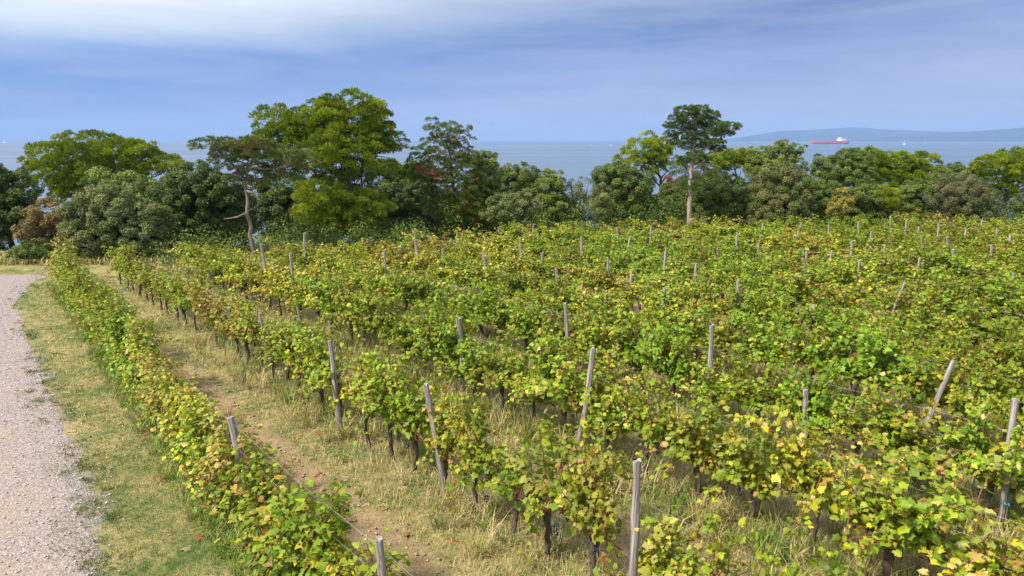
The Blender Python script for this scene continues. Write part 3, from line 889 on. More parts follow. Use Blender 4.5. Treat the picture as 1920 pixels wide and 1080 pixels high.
# ------------------------------------------------------------------ grapevines
m_vine = foliage_mat('vine_leaves', 0.36, 0.5, 0.03, 0.35, 0.35)
m_vtrunk = bark_mat('vine_bark', (0.025, 0.018, 0.014), (0.13, 0.09, 0.065), 24.0, 0.25, 0.9)
m_cane = plain_mat('vine_cane', (0.21, 0.085, 0.04), 0.7, 0.35, 20)
m_grape = plain_mat('ripe_grape_skin', (0.018, 0.02, 0.06), 0.45, 0.5, 30)
m_post = bark_mat('weathered_wood', (0.06, 0.05, 0.046), (0.43, 0.39, 0.37), 26.0, 0.055, 1.0)
m_wire = plain_mat('galvanised_wire', (.42, .43, .44), .5, .1, 5, .5)
m_stake = plain_mat('dark_steel', (0.03, 0.03, 0.032), 0.5, 0.3, 30, 0.4)
m_tie = plain_mat('turquoise_plastic', (0.02, 0.36, 0.36), 0.5, 0.1, 30)

VPAL = {
    'green': ([(.064, .126, .007), (.102, .180, .009), (.160, .230, .012), (.228, .275, .016), (.32, .295, .025), (.26, .13, .035)], [4.5, 6, 4.4, 2.4, .8, .6]),
    'mixed': ([(.075, .138, .008), (.128, .195, .010), (.205, .255, .014), (.33, .31, .022), (.28, .135, .035), (.41, .30, .12)], [4, 5, 4.2, 1.7, 1.1, .7]),
    'yellow': ([(.096, .160, .009), (.188, .240, .013), (.32, .30, .018), (.46, .37, .032), (.33, .165, .04), (.44, .32, .13)], [4, 4.6, 3.0, 1.1, 1.0, .8]),
    'rusty': ([(.096, .150, .010), (.168, .205, .014), (.28, .145, .035), (.33, .225, .06), (.16, .07, .03), (.43, .31, .14)], [4.4, 4.4, 2.3, 1.6, .8, .8]),
}
CLS_WORD = {'green': 'green', 'mixed': 'yellow green', 'yellow': 'yellowing', 'rusty': 'rust tinged'}

# a five lobed leaf: outline from the stalk notch round to the tip and back
_half = np.array([(0.0, 0.03), (0.16, -0.16), (0.42, -0.10), (0.39, 0.12), (0.54, 0.35), (0.36, 0.46), (0.24, 0.66), (0.0, 0.90)])
LEAF2 = np.concatenate([_half, (_half[1:-1] * np.array([-1, 1]))[::-1]])
LEAF_V = np.zeros((len(LEAF2) + 1, 3))
LEAF_V[:-1, :2] = LEAF2
LEAF_V[-1, :2] = (0, 0.30)
LEAF_V[:, 2] = 0.10 - 0.55 * LEAF_V[:, 0] ** 2 - 0.30 * np.maximum(0, LEAF_V[:, 1] - .3) ** 2
_no = len(LEAF2)
LEAF_T = np.array([(_no, i, (i + 1) % _no) for i in range(_no)])
LEAF_LO_V = np.array([(0, 0, .05), (.46, -.02, -.02), (.46, .42, -.04), (0, .88, -.05), (-.46, .42, -.04), (-.46, -.02, -.02)])
LEAF_LO_T = np.array([(0, 1, 2), (0, 2, 3), (0, 3, 4), (0, 4, 5)])


def vine_data(rng, cls, dens, skirt=0.0, sprawl=0.0):
    """leaf bases, normals, tip directions, sizes, tints; and the canes as polylines. x runs along the row."""
    cols = np.array(VPAL[cls][0])
    wts = np.array(VPAL[cls][1])
    wts = wts / wts.sum()
    P, Nn, D, S, T, canes = [], [], [], [], [], []
    nc = int(round(rng.integers(13, 18) * (0.7 + .3 * dens) + 5 * sprawl))
    for k in range(nc):
        x0 = rng.uniform(-.48, .48)
        st = np.array([x0 * .85, rng.normal(0, .05), .74 + rng.uniform(-.05, .14)])
        lean = rng.normal(0, .24 + .16 * sprawl)
        lx = rng.normal(0, .30)
        h = rng.uniform(.5, 1.38)
        droop = rng.uniform(.0, .6)
        u = np.linspace(0, 1, 9)[:, None]
        if rng.random() < .22 + .16 * sprawl:          # arching over into the alley
            h = rng.uniform(.35, .75)
            lean = rng.choice([-1, 1]) * rng.uniform(.3, .65 + .3 * sprawl)
            droop = rng.uniform(.6, 2.0)
        pts = st + np.concatenate([lx * u, lean * u ** 1.4, h * (1.25 * u - .25 * u ** 2) - droop * .45 * u ** 3], 1)
        pts[1:] += rng.normal(0, .022, (8, 3))
        canes.append(pts)
        ln = np.linalg.norm(np.diff(pts, axis=0), axis=1).sum()
        nl = max(8, int(ln / .025 * dens * rng.uniform(.6, 1.3)))
        tt = rng.uniform(.06, 1.0, nl)
        base = np.stack([np.interp(tt, u[:, 0], pts[:, j]) for j in range(3)], 1)
        off = unit(rng.normal(size=(nl, 3)) * np.array([1, 1.15, .6]))
        b = base + off * rng.uniform(.03, .15, (nl, 1))
        cane_col = cols[rng.choice(len(cols), p=wts)]
        tint = cols[rng.choice(len(cols), nl, p=wts)] * .75 + cane_col * .25
        P.append(b)
        side = np.stack([np.zeros(nl), np.sign(b[:, 1] + rng.normal(0, .1, nl)), np.zeros(nl)], 1)
        Nn.append(unit(side * .5 + np.array([0, 0, .7]) + rng.normal(0, .5, (nl, 3))))
        D.append(off + np.array([0, 0, -.55]) + rng.normal(0, .35, (nl, 3)))
        S.append(rng.uniform(.042, .104, nl) * (1.15 - .4 * tt))
        T.append(tint)
    if skirt > 0:                                     # low growth to the ground
        nl = int(420 * skirt)
        b = np.stack([rng.uniform(-.55, .55, nl), rng.normal(0, .20, nl), .06 + .75 * rng.random(nl) ** .8], 1)
        P.append(b)
        side = np.stack([np.zeros(nl), np.sign(b[:, 1]), np.zeros(nl)], 1)
        Nn.append(unit(side * .6 + np.array([0, 0, .7]) + rng.normal(0, .4, (nl, 3))))
        D.append(rng.normal(0, .5, (nl, 3)) + np.array([0, 0, -.5]) + side * .4)
        S.append(rng.uniform(.05, .10, nl))
        T.append(cols[rng.choice(len(cols), nl, p=wts)])
    P, Nn, D, S, T = map(np.concatenate, (P, Nn, D, S, T))
    D = unit(D - Nn * (D * Nn).sum(1, keepdims=True))
    T = np.clip(T * 1.5 * rng.uniform(.7, 1.3, (len(T), 1)), 0, .62)
    return P, Nn, D, S, T, canes


def leaves_mesh(P, Nn, D, S, T, hi=True, curl=None, rng=None):
    LV, LT = (LEAF_V, LEAF_T) if hi else (LEAF_LO_V, LEAF_LO_T)
    n, kv = len(P), len(LV)
    X = np.cross(D, Nn)
    cu = rng.uniform(.2, 2.6, n)
    jit = rng.normal(0, .035 if hi else 0.0, (n, kv, 3))
    ax, ay = rng.uniform(.78, 1.15, (n, 1)), rng.uniform(.85, 1.2, (n, 1))
    fold = rng.normal(.15, .35, (n, 1))
    bendx = rng.normal(0, .25, (n, 1))
    lx = LV[None, :, 0] * ax + jit[..., 0]
    ly = LV[None, :, 1] * ay + jit[..., 1]
    lz = LV[None, :, 2] * cu[:, None] + fold * np.abs(LV[None, :, 0]) + bendx * LV[None, :, 0] * LV[None, :, 1] + jit[..., 2] * 1.6
    V = P[:, None, :] + (lx[..., None] * X[:, None, :] + ly[..., None] * D[:, None, :] + lz[..., None] * Nn[:, None, :]) * S[:, None, None] * 1.25
    tris = (np.arange(n)[:, None, None] * kv + LT[None]).reshape(-1, 3)
    C = np.repeat(T[:, None, :], kv, 1)
    if hi:                                            # autumn creeps in from the leaf margin
        aged = np.clip(rng.normal(-.06, .25, n), 0, .8)[:, None, None] * rng.uniform(.3, 1.3, (n, kv, 1))
        aged[:, -1] = 0
        mcol = np.where((rng.random(n) < .55)[:, None], np.array([(.40, .33, .03)]), np.array([(.27, .13, .045)]))
        C = C * (1 - np.clip(aged, 0, 1)) + mcol[:, None, :] * np.clip(aged, 0, 1)
    return V.reshape(-1, 3), tris, C.reshape(-1, 3)


rng = np.random.default_rng(77)
variants = {}
for cls in VPAL:
    for sk in (0, 1, 2):
        lst = []
        for v in range((6, 4, 9)[sk]):
            dens = (rng.uniform(.7, 1.05), rng.uniform(.85, 1.2), rng.uniform(.65, 1.4))[sk]
            d = vine_data(rng, cls, dens, skirt=rng.uniform(.5, 1.0) if sk == 1 else 0, sprawl=1.0 if sk == 2 else 0)
            V, T, C = leaves_mesh(*d[:5], True, None, rng)
            fol = mesh_np('foliage', V, T, None, C, m_vine)
            mb = MB()
            for pts in d[5]:
                mb.tube(pts, np.linspace(.0105, .005, len(pts)), 4, False)
            mb.tube([(-.45, 0, .73), (-.2, .01, .78), (0, 0, .74), (.2, -.01, .79), (.45, 0, .74)], [.010, .014, .02, .014, .010], 5)
            lst.append((fol, mb.mesh('canes', m_cane), d))
        variants[(cls, sk)] = lst

trunk_meshes = []
for v in range(8):
    mb = MB()
    h = .74
    u = np.linspace(0, 1, 9)
    bend = rng.normal(0, .05, 2)
    pts = np.stack([bend[0] * np.sin(u * 3.1) + rng.normal(0, .008, 9), bend[1] * np.sin(u * 2.4) + rng.normal(0, .008, 9), -.06 + (h + .06) * u], 1)
    rad = np.array([.05, .042, .038, .036, .036, .037, .042, .055, .03]) * rng.uniform(.85, 1.15)
    mb.tube(pts, rad, 8, True, .2, rng)
    for q in range(5):
        a = rng.uniform(0, 6.28)
        e = pts[7] + np.array([math.cos(a) * .07, math.sin(a) * .05, rng.uniform(.02, .10)])
        mb.tube([pts[6], pts[7] + (e - pts[7]) * .5, e], [.026, .024, .01], 6, True, .2, rng)
    trunk_meshes.append(mb.mesh('trunk', m_vtrunk))

grape_meshes = []
for v in range(3):
    mb = MB()
    for q in range(34):
        z = rng.random()
        rr = .045 * (1 - z * .75)
        a = rng.uniform(0, 6.28)
        mb.ball((rr * math.cos(a), rr * math.sin(a), -.17 * z), .0105, 6, 4)
    mb.tube([(0, 0, .06), (.004, 0, 0), (0, 0, -.1)], [.003, .003, .002], 4)
    grape_meshes.append(mb.mesh('grape_bunch', m_grape))

# ---- posts: column and row of pixels of each post's top in the photograph, and its sideways lean
post_px = [(689, 449), (721, 469), (753, 457, .06), (830, 467), (778, 430), (778, 448), (857, 439), (840, 425), (908, 480, -.03), (927, 462), (1016, 473), (1043, 502, -.05), (1140, 483), (1185, 505),
           (1247, 540, 0), (683, 504), (779, 518), (711, 564, -.12), (894, 540, -.10), (869, 600, -.04), (1068, 571, -.06), (1122, 655, .15), (814, 723, -.14), (1221, 425), (1254, 438), (1182, 443), (1249, 470, .03), (1157, 428, -.1),
           (1116, 472), (1306, 494), (1346, 464), (1365, 442), (1382, 437), (1423, 457), (1431, 420, .1), (1384, 525, -.08), (1502, 418), (1498, 433), (1512, 472), (1498, 513), (1575, 442), (1598, 452), (1611, 488), (1633, 434),
           (1670, 428), (1670, 405), (1728, 445), (1724, 482, .1), (1775, 443, -.18), (1786, 468, -.14), (1859, 459), (1903, 512), (1697, 529, .26), (1529, 571, .22), (1340, 610, 0), (1790, 678, .28), (1517, 732, .0),
           (464, 500, -.1), (489, 458, -.1), (544, 475), (602, 487), (533, 517, -.03), (612, 535), (313, 487), (323, 517, -.15), (500, 590, -.16), (632, 642, -.05), (428, 573, -.16), (220, 593), (259, 638), (433, 783, -.1),
           (572, 436), (1208, 862, .02), (713, 1003, -.03), (383, 473), (1900, 545), (1918, 755, 0), (1180, 512), (1555, 420), (1610, 415), (1722, 425), (1760, 418), (1812, 430), (1870, 428), (1840, 412), (1700, 412), (1655, 418), (1590, 412),
           (1480, 425), (1560, 470), (1660, 460), (1895, 440), (935, 425), (1000, 420), (1065, 430), (1090, 445), (975, 447)]
posts = []                                  # (row, s, z top, lean)
for q in post_px:
    px, py = q[:2]
    lean = q[2] if len(q) > 2 else None
    r = ray(px, py)
    best = None
    for i in range(0, 18):
        c = row_c(i, 0)
        for it in range(3):
            tq = c / (r[:2] @ ROW_N)
            c = row_c(i, (r * tq)[:2] @ ROW_D)
        tq = c / (r[:2] @ ROW_N)
        z = CAMZ + r[2] * tq
        s = (r * tq)[:2] @ ROW_D
        if best is None or abs(z - 1.85) < abs(best[2] - 1.85):
            best = (i, s, z, lean)
    posts.append(best)
# the near end of each row, and every row keeps its posts at least a metre apart
keep = []
for p in sorted(posts, key=lambda p: (p[0], p[1])):
    if keep and keep[-1][0] == p[0] and p[1] - keep[-1][1] < .7:
        continue
    keep.append(p)
posts = keep


def in_view(P, margin=0.0):
    d = P - np.array([0, 0, CAMZ])
    fwd = d[1] * CP - d[2] * SP
    if fwd < .5:
        return False
    upv = d[1] * SP + d[2] * CP
    return abs(d[0]) < fwd * 960 / FPX + margin and abs(upv) < fwd * 540 / FPX + margin


ORD = ['first', 'second', 'third', 'fourth', 'fifth', 'sixth', 'seventh', 'eighth', 'ninth', 'tenth', 'eleventh', 'twelfth', 'thirteenth', 'fourteenth', 'fifteenth', 'sixteenth', 'seventeenth', 'eighteenth']
ROWTXT = lambda i: 'row beside the track' if i == 0 else f'{ORD[i]} row from track'

post_meshes = []
for v in range(8):
    mb = MB()
    r0 = rng.uniform(.042, .066)
    u = np.linspace(0, 1, 11)
    bx, by = rng.normal(0, .028, 2)
    pts = np.stack([bx * np.sin(u * 4 + v) + rng.normal(0, .003, 11), by * np.sin(u * 3 + v), u * 2.0], 1)
    pts[:, :2] -= pts[0, :2] + (pts[-1, :2] - pts[0, :2]) * u[:, None]
    prof = r0 * (1.1 - .2 * u) * (1 + rng.uniform(-.09, .09, 11))
    V_n = mb.n
    mb.tube(pts, prof, 9, False, .17, rng)
    # weathered, slightly slanted top face with a split
    top = mb.V[-1][-9:]
    top[:, 2] += rng.uniform(-.02, .02, 9)
    cpt = top.mean(0) + np.array([0, 0, -.012])
    mb.add(np.concatenate([top, [cpt]]), [(j, (j + 1) % 9, 9) for j in range(9)])
    me = mb.mesh('post', m_post, True)
    post_meshes.append(me)
# one crooked post
mb = MB()
u = np.linspace(0, 1, 12)
mb.tube(np.stack([.07 * np.sin(u * 5.2), 0 * u, u * 2.0], 1), .058 * (1.1 - .2 * u), 9, True, .12, rng)
crooked = mb.mesh('post', m_post, True)

row_posts = {}
for p in posts:
    row_posts.setdefault(p[0], []).append(p)
for i, lst in row_posts.items():
    lst.sort(key=lambda p: p[1])
    for j, (i_, s, z, lean) in enumerate(lst):
        ln = lean if lean is not None else rng.normal(0, .065)
        top = row_pt(i, s, z)
        a = math.atan(ln)
        near = 0 < i <= 5 and math.hypot(top[0], top[1]) < 18
        if near:
            top[:2] -= ROW_N * .16
            z += .06
        base = np.array([top[0] - math.tan(a) * z, top[1], 0.0])
        me = crooked if abs(ln - .22) < .001 else post_meshes[(i * 3 + j * 5) % 8]
        o = link('post', me)
        o.location = (base[0], base[1], -.08)
        o.rotation_euler = (rng.normal(0, .02), a, 0)
        L = (z + .08) / math.cos(a)
        k = rng.uniform(.75, 1.05) * (1.02 if math.hypot(base[0], base[1]) < 15 else 1.0)
        o.scale = (k, k, L / 2.0)
        look = 'crooked' if me is crooked else ('leaning' if abs(ln) > .09 else 'upright')
        dist = math.hypot(base[0], base[1])
        if i <= 9 and j < 12:
            tag(o, f'grey {look} wooden post, {ORD[j]} from near end of {ROWTXT(i)}', 'post', 'wooden trellis posts')
        else:
            tag(o, f'pale post top in the last rows below the trees, {ORD[min(j, 17)]} along {ROWTXT(i)}', 'post', 'wooden trellis posts')

# ---- the vines themselves
row2_s = [26.57, 25.6, 24.6, 23.6, 22.5, 21.29, 20.84 - .25, 19.2, 18.3, 17.46, 16.4, 15.61, 14.67, 13.8, 12.85, 11.63, 10.79, 10.05, 9.2, 8.26, 7.33, 6.5, 5.6, 4.5, 3.5, 2.5, 1.5]
slots = []
for i in range(0, 18):
    if i == 1:
        ss = sorted(row2_s + [27.6, 28.6, 29.6, 30.6, 31.6, 32.6])
    else:
        off = rng.uniform(0, 1)
        ss = np.arange(-34 + off, 48, 1.0) + rng.normal(0, .06, 82)
    for s in ss:
        p = row_pt(i, s)
        if p[1] > edge_y(p[0]) - (0.2 if i else -1.0) or p[1] < 2:
            continue
        vis = in_view(p + np.array([0, 0, 1.2]), .3) or in_view(p + np.array([0, 0, .5]), .3)
        near = in_view(p + np.array([0, 0, 1.0]), 2.5)
        if not near:
            continue
        slots.append([i, float(s), p, vis, math.hypot(p[0], p[1])])

# field of autumn colour: a smooth random pattern over the vineyard
wavesA = [(rng.normal(0, .28, 2), rng.uniform(0, 6.28)) for _ in range(9)]


def autumn(p):
    return sum(math.sin(k @ p[:2] + ph) for k, ph in wavesA) / 3.0 + rng.normal(0, .55)


def vine_class(i, s, p):
    a = autumn(p)
    if i == 0:
        if 12.2 < s < 15.2:
            return 'yellow' if s < 14 else 'rusty'
        return 'green' if a > -.5 else ('mixed' if a > -1.2 else 'rusty')
    if i == 1:
        return 'rusty' if a < -.9 or (18 < s < 24 and rng.random() < .5) else ('mixed' if a < .6 else ('yellow' if rng.random() < .5 else 'green'))
    if i >= 6:
        return 'rusty' if a < -1.7 else ('green' if a > -.35 else ('mixed' if a > -1.2 else 'yellow'))
    if s > 12:
        a -= .35
    if p[0] > 3 and p[1] < 12:                        # the yellowed corner by the right edge
        a -= .7
    return 'rusty' if a < -1.35 else ('yellow' if a < -.7 else ('mixed' if a < .15 else 'green'))


vis_slots = sorted([q for q in slots if q[3]], key=lambda q: q[4])
print('VINES in view', len(vis_slots), 'with margin', len(slots))
solo = {id(q) for q in vis_slots[:300]}
restP = [[], [], []]
nrest = 0
bay = {}
for q in sorted(slots, key=lambda q: (q[0], q[1])):
    i, s, p, vis, dist = q
    cls = vine_class(i, s, p)
    sk = 1 if i == 0 else (0 if i == 1 else 2)
    lst = variants[(cls, sk)]
    if sk == 2 and dist < 12.5:                         # the nearest rows are thinner
        lst = sorted(lst, key=lambda v_: len(v_[2][0]))[:5]
    fol, can, d = lst[rng.integers(len(lst))]
    rot = ROW_ANG + (math.pi if rng.random() < .5 else 0) + rng.normal(0, .07)
    gap = rng.random() < (.05 if i else .02)
    sc_xy, sc_z = rng.uniform(.92, 1.2), rng.uniform(.84, 1.08)
    if i == 0:
        sc_z *= .86 * (1 + .16 * math.sin(s * 1.9) + .10 * math.sin(s * 4.3 + 1))
        if s < 9.2:
            sc_z *= .98
    if i >= 1:
        sc_z *= 1.08 if dist < 20 else (1.0 if dist < 27 else .92)
    if i >= 2:
        sc_xy *= 1.1 if i < 6 else 1.18
    if gap:
        sc_xy *= .75
        sc_z *= .8
    if 1 <= i <= 5 and row_posts.get(i) and min(abs(pp[1] - s) for pp in row_posts[i]) < .62 and dist < 18:
        sc_z *= .9
        sc_xy *= .9
    if id(q) in solo:
        root = empty('grapevine', (p[0], p[1], 0), rot)
        root.scale = (sc_xy, sc_xy, sc_z)
        pl = row_posts.get(i, [])
        before = [j for j, pp in enumerate(pl) if pp[1] <= s]
        j = before[-1] if before else -1
        key = (i, j)
        bay[key] = bay.get(key, 0) + 1
        nth = bay[key]
        if i <= 6 and j >= 0 and nth <= 9:
            lab = f'{CLS_WORD[cls]} grapevine, {ORD[nth - 1]} past {ORD[j]} post of {ROWTXT(i)}'
        elif i <= 6 and nth <= 18 and pl:
            lab = f'{CLS_WORD[cls]} grapevine, {ORD[nth - 1]} of those before first post, {ROWTXT(i)}'
        else:
            lab = f'leafy {CLS_WORD[cls]} grapevine merged into the hedge of {ROWTXT(i)}'
        tag(root, lab, 'grapevine', 'grapevines of the ' + ('row beside the track' if i == 0 else ORD[i] + ' row'))
        link('foliage', fol, root)
        link('canes', can, root)
        tk = link('trunk', trunk_meshes[rng.integers(8)], root)
        tk.rotation_euler = (0, 0, rng.uniform(0, 6.28))
        if dist < 13 and rng.random() < .5:
            for gq in range(rng.integers(1, 4)):
                gb = link('grape_bunch', grape_meshes[gq % 3], root)
                gb.location = (rng.uniform(-.3, .3), rng.choice([-1, 1]) * rng.uniform(.08, .22), rng.uniform(.62, .85))
    else:
        hi = dist < 16
        V, T, C = leaves_mesh(*d[:5], hi, None, rng)
        ca, sa = math.cos(rot), math.sin(rot)
        V = V * np.array([sc_xy, sc_xy, sc_z])
        V = np.stack([V[:, 0] * ca - V[:, 1] * sa + p[0], V[:, 0] * sa + V[:, 1] * ca + p[1], V[:, 2]], 1)
        restP[0].append(V)
        restP[1].append(T + nrest)
        restP[2].append(C)
        nrest += len(V)
if nrest:
    o = link('far_vines', mesh_np('far_vines', np.concatenate(restP[0]), np.concatenate(restP[1]), None, np.concatenate(restP[2]), m_vine))
    tag(o, 'mass of far vine rows merging into one green and yellow hedge below the trees', 'vineyard', None, 'stuff')

# ---- trellis wires of the nearer rows
for i in range(0, 9):
    s_in = [q[1] for q in slots if q[0] == i]
    if not s_in:
        continue
    s0, s1 = min(s_in) - .5, max(s_in)
    for lvl, word in ((.78, 'lowest'), (1.25, 'middle'), (1.62, 'top')):
        if i >= 5 and lvl < 1.6:
            continue
        ps = np.arange(s0, s1, 1.6)
        pts = [row_pt(i, s, lvl + .03 * math.sin(s * 1.3 + i)) + np.array([.03, -.02, 0]) for s in ps]
        mb = MB()
        mb.tube(pts, .0018, 4, False)
        o = link('trellis_wire', mb.mesh('trellis_wire', m_wire))
        tag(o, f'thin pale {word} wire strung along {ROWTXT(i)}', 'wire', 'trellis wires')

# ---- steel stakes standing by the near vines
for k, (px, py, where) in enumerate([(1121, 1062, 'beside the gnarled vine head left of the nearest tall post'), (1250, 1085, 'just right of the nearest tall post'), (1690, 1050, 'by the yellow vine at the lower right'),
                                     (1552, 930, 'in the dry gap right of the thin upright post'), (1873, 1030, 'by the blue green tie near the right edge'), (423, 668, 'between two trunks far along the second row'), (540, 735, 'beside the short trunk in the middle of the second row')]):
    p = on_plane(px, py)
    mb = MB()
    mb.tube([(0, 0, -.1), (.004, 0, .5), (0, .003, 1.0), (.006, 0, 1.25)], .008, 6)
    root = empty('stake', (p[0], p[1], 0), rng.uniform(0, 6))
    tag(root, f'thin black steel stake {where}', 'stake', 'steel vine stakes')
    link('rod', mb.mesh('rod', m_stake), root)
    if k in (0, 2, 4):
        mb = MB()
        th = np.linspace(0, 2 * math.pi, 10)
        mb.tube(np.stack([.022 * np.cos(th), .022 * np.sin(th), .75 + .01 * np.sin(th * 2)], 1), .006, 5)
        mb.tube([(.02, 0, .75), (.06, .01, .78), (.10, .0, .76)], .005, 5)
        link('tie', mb.mesh('tie', m_tie), root)

# ------------------------------------------------------------------ grass, straw, leaf litter, stones
m_grass = foliage_mat('grass_blades', 0.2, 0.6, 0.0, 0.0, 0.2)
G_DRY = np.array([(.46, .38, .17), (.38, .31, .13), (.54, .46, .24), (.33, .28, .10)])
G_GRN = np.array([(.10, .17, .03), (.15, .23, .04), (.20, .26, .05), (.075, .13, .03)])
G_BRIGHT = np.array([(.14, .26, .03), (.18, .31, .04), (.24, .32, .05)])
G_WEED = np.array([(.05, .105, .025), (.07, .135, .03), (.09, .155, .04)])
patchw = [(rng.normal(0, 1.5, 2), rng.uniform(0, 6.28)) for _ in range(10)]


def patch(x, y):
    return sum(np.sin(k[0] * x + k[1] * y + ph) for k, ph in patchw) / 3.2


def blades(name, label, region, seed):
    """region(x,y,c,s,rng) -> density 0..1, height, colour class index 0 dry 1 green 2 bright 3 weed"""
    r_ = np.random.default_rng(seed)
    Vs, Ts, Cs, n0 = [], [], [], 0
    for (y0, y1, per) in ((5.5, 12.5, 700), (12.5, 19, 330), (19, 27, 130), (27, 40, 70)):
        xw = y1 * .80 + 1.5
        n = int((y1 - y0) * 2 * xw * per)
        x = r_.uniform(-xw, xw, n)
        y = r_.uniform(y0, y1, n)
        ok = np.abs(x) < y * .79 + 1.2
        x, y = x[ok], y[ok]
        p2 = np.stack([x, y], 1)
        c, s = p2 @ ROW_N, p2 @ ROW_D
        dn, hgt, cl = region(x, y, c, s, r_)
        ok = r_.random(len(x)) < dn
        x, y, hgt, cl = x[ok], y[ok], hgt[ok], cl[ok]
        n = len(x)
        if n == 0:
            continue
        wmul = max(1.0, y0 / 8.0)
        col = np.zeros((n, 3))
        for k, pal in enumerate((G_DRY, G_GRN, G_BRIGHT, G_WEED)):
            mk = cl == k
            col[mk] = pal[r_.integers(0, len(pal), mk.sum())]
        col *= r_.uniform(.75, 1.25, (n, 1))
        a = r_.uniform(0, 6.28, n)
        h = hgt * r_.uniform(.55, 1.3, n)
        bend = h * r_.uniform(.25, 1.7, n)
        wd = (.005 + .02 * h) * r_.uniform(.6, 1.3, n) * wmul
        ca, sa = np.cos(a), np.sin(a)
        B = np.stack([x, y, terr(x, y) - .01], 1)
        sd_ = np.stack([-sa, ca, 0 * a], 1)
        fw = np.stack([ca, sa, 0 * a], 1)
        upv = np.array([0, 0, 1.0])
        mid = B + fw * (bend * .3)[:, None] + upv * (h * .62)[:, None]
        tip = B + fw * bend[:, None] + upv * (h * r_.uniform(.3, 1.0, n))[:, None]
        w1 = wd[:, None]
        V = np.stack([B - sd_ * w1 * .5, B + sd_ * w1 * .5, mid + sd_ * w1 * .45, mid - sd_ * w1 * .45, tip], 1).reshape(-1, 3)
        b = np.arange(n)[:, None] * 5 + n0
        Ts.append(np.concatenate([b + np.array([[0, 1, 2]]), b + np.array([[0, 2, 3]]), b + np.array([[3, 2, 4]])]))
        Vs.append(V)
        Cs.append(np.repeat(col, 5, 0))
        n0 += len(V)
    o = link(name, mesh_np(name, np.concatenate(Vs), np.concatenate(Ts), None, np.clip(np.concatenate(Cs), 0, .7), m_grass))
    print(name, n0 // 5)
    return tag(o, label, 'grass', None, 'stuff')


def reg_verge(x, y, c, s, r_):
    te = track_edge_c(s)
    r1 = row_c(0, s)
    inside = (c > te - .7) & (c < r1 - .1)
    q = (c - te) / np.maximum(.3, (r1 - te))
    pt = patch(x, y) + r_.normal(0, .35, len(x))
    dn = np.where(q < .16, .2 + .8 * (pt > -.1), .8)
    dn = np.where(q < 0, 1.0 * (pt > .3), dn)
    dn = np.where(q > .72, 1.0, dn)
    cl = np.where(pt > .75, 1, 0)
    cl = np.where((q < .16), np.where(r_.random(len(x)) < .8, 3, 1), cl)
    cl = np.where((q > .14) & (q < .7) & (r_.random(len(x)) < .5), 1, cl)
    cl = np.where((q > .70) & (pt > -.7), np.where(r_.random(len(x)) < .6, 2, 1), cl)
    h = np.where(q > .72, .19, .095)
    h = np.where(q > .86, .26, h)
    h = np.where(q < .15, .06, h)
    return dn * inside, h, cl


def reg_rows(x, y, c, s, r_):
    rel = np.mod(c - 3.35, 2.97) / 2.97
    rel = np.where(c < 6.32, (c - row_c(0, s)) / np.maximum(1.5, 6.32 - row_c(0, s)), rel)
    first_ = c < 6.3
    inside = (c > row_c(0, s) + .05) & (y < edge_y(x) + 1)
    pt = patch(x, y) + r_.normal(0, .35, len(x))
    alley = (rel > .22) & (rel < np.where(first_, .60, .62))
    first = c < 6.3
    dn = np.where(alley, np.where(first, .07 + .28 * (pt > .7), .30 + .35 * (pt > 0)), .85)
    dn = np.where(first & (s > 19), np.maximum(dn, .25), dn)
    cl = np.where(pt > .35, 1, 0)
    cl = np.where(first & (rel < .4), 3, cl)
    cl = np.where(first & (rel > .62) & (rel < .93) & (r_.random(len(x)) < .8), 0, cl)
    cl = np.where((~first) & (rel > .8) & (r_.random(len(x)) < .5), 1, cl)
    h = np.where(alley, .08, .17)
    h = np.where(first & (rel < .9), np.minimum(h, .115), h)
    h = np.where((rel > .58) & (~first) & (r_.random(len(x)) < .10), .42, h)
    return dn * inside, h, cl


blades('verge_grass', 'dry and green grass verge between gravel track and first vine row', reg_verge, 5)
blades('row_grass', 'long straw coloured and green grass growing under and between the vine rows', reg_rows, 6)


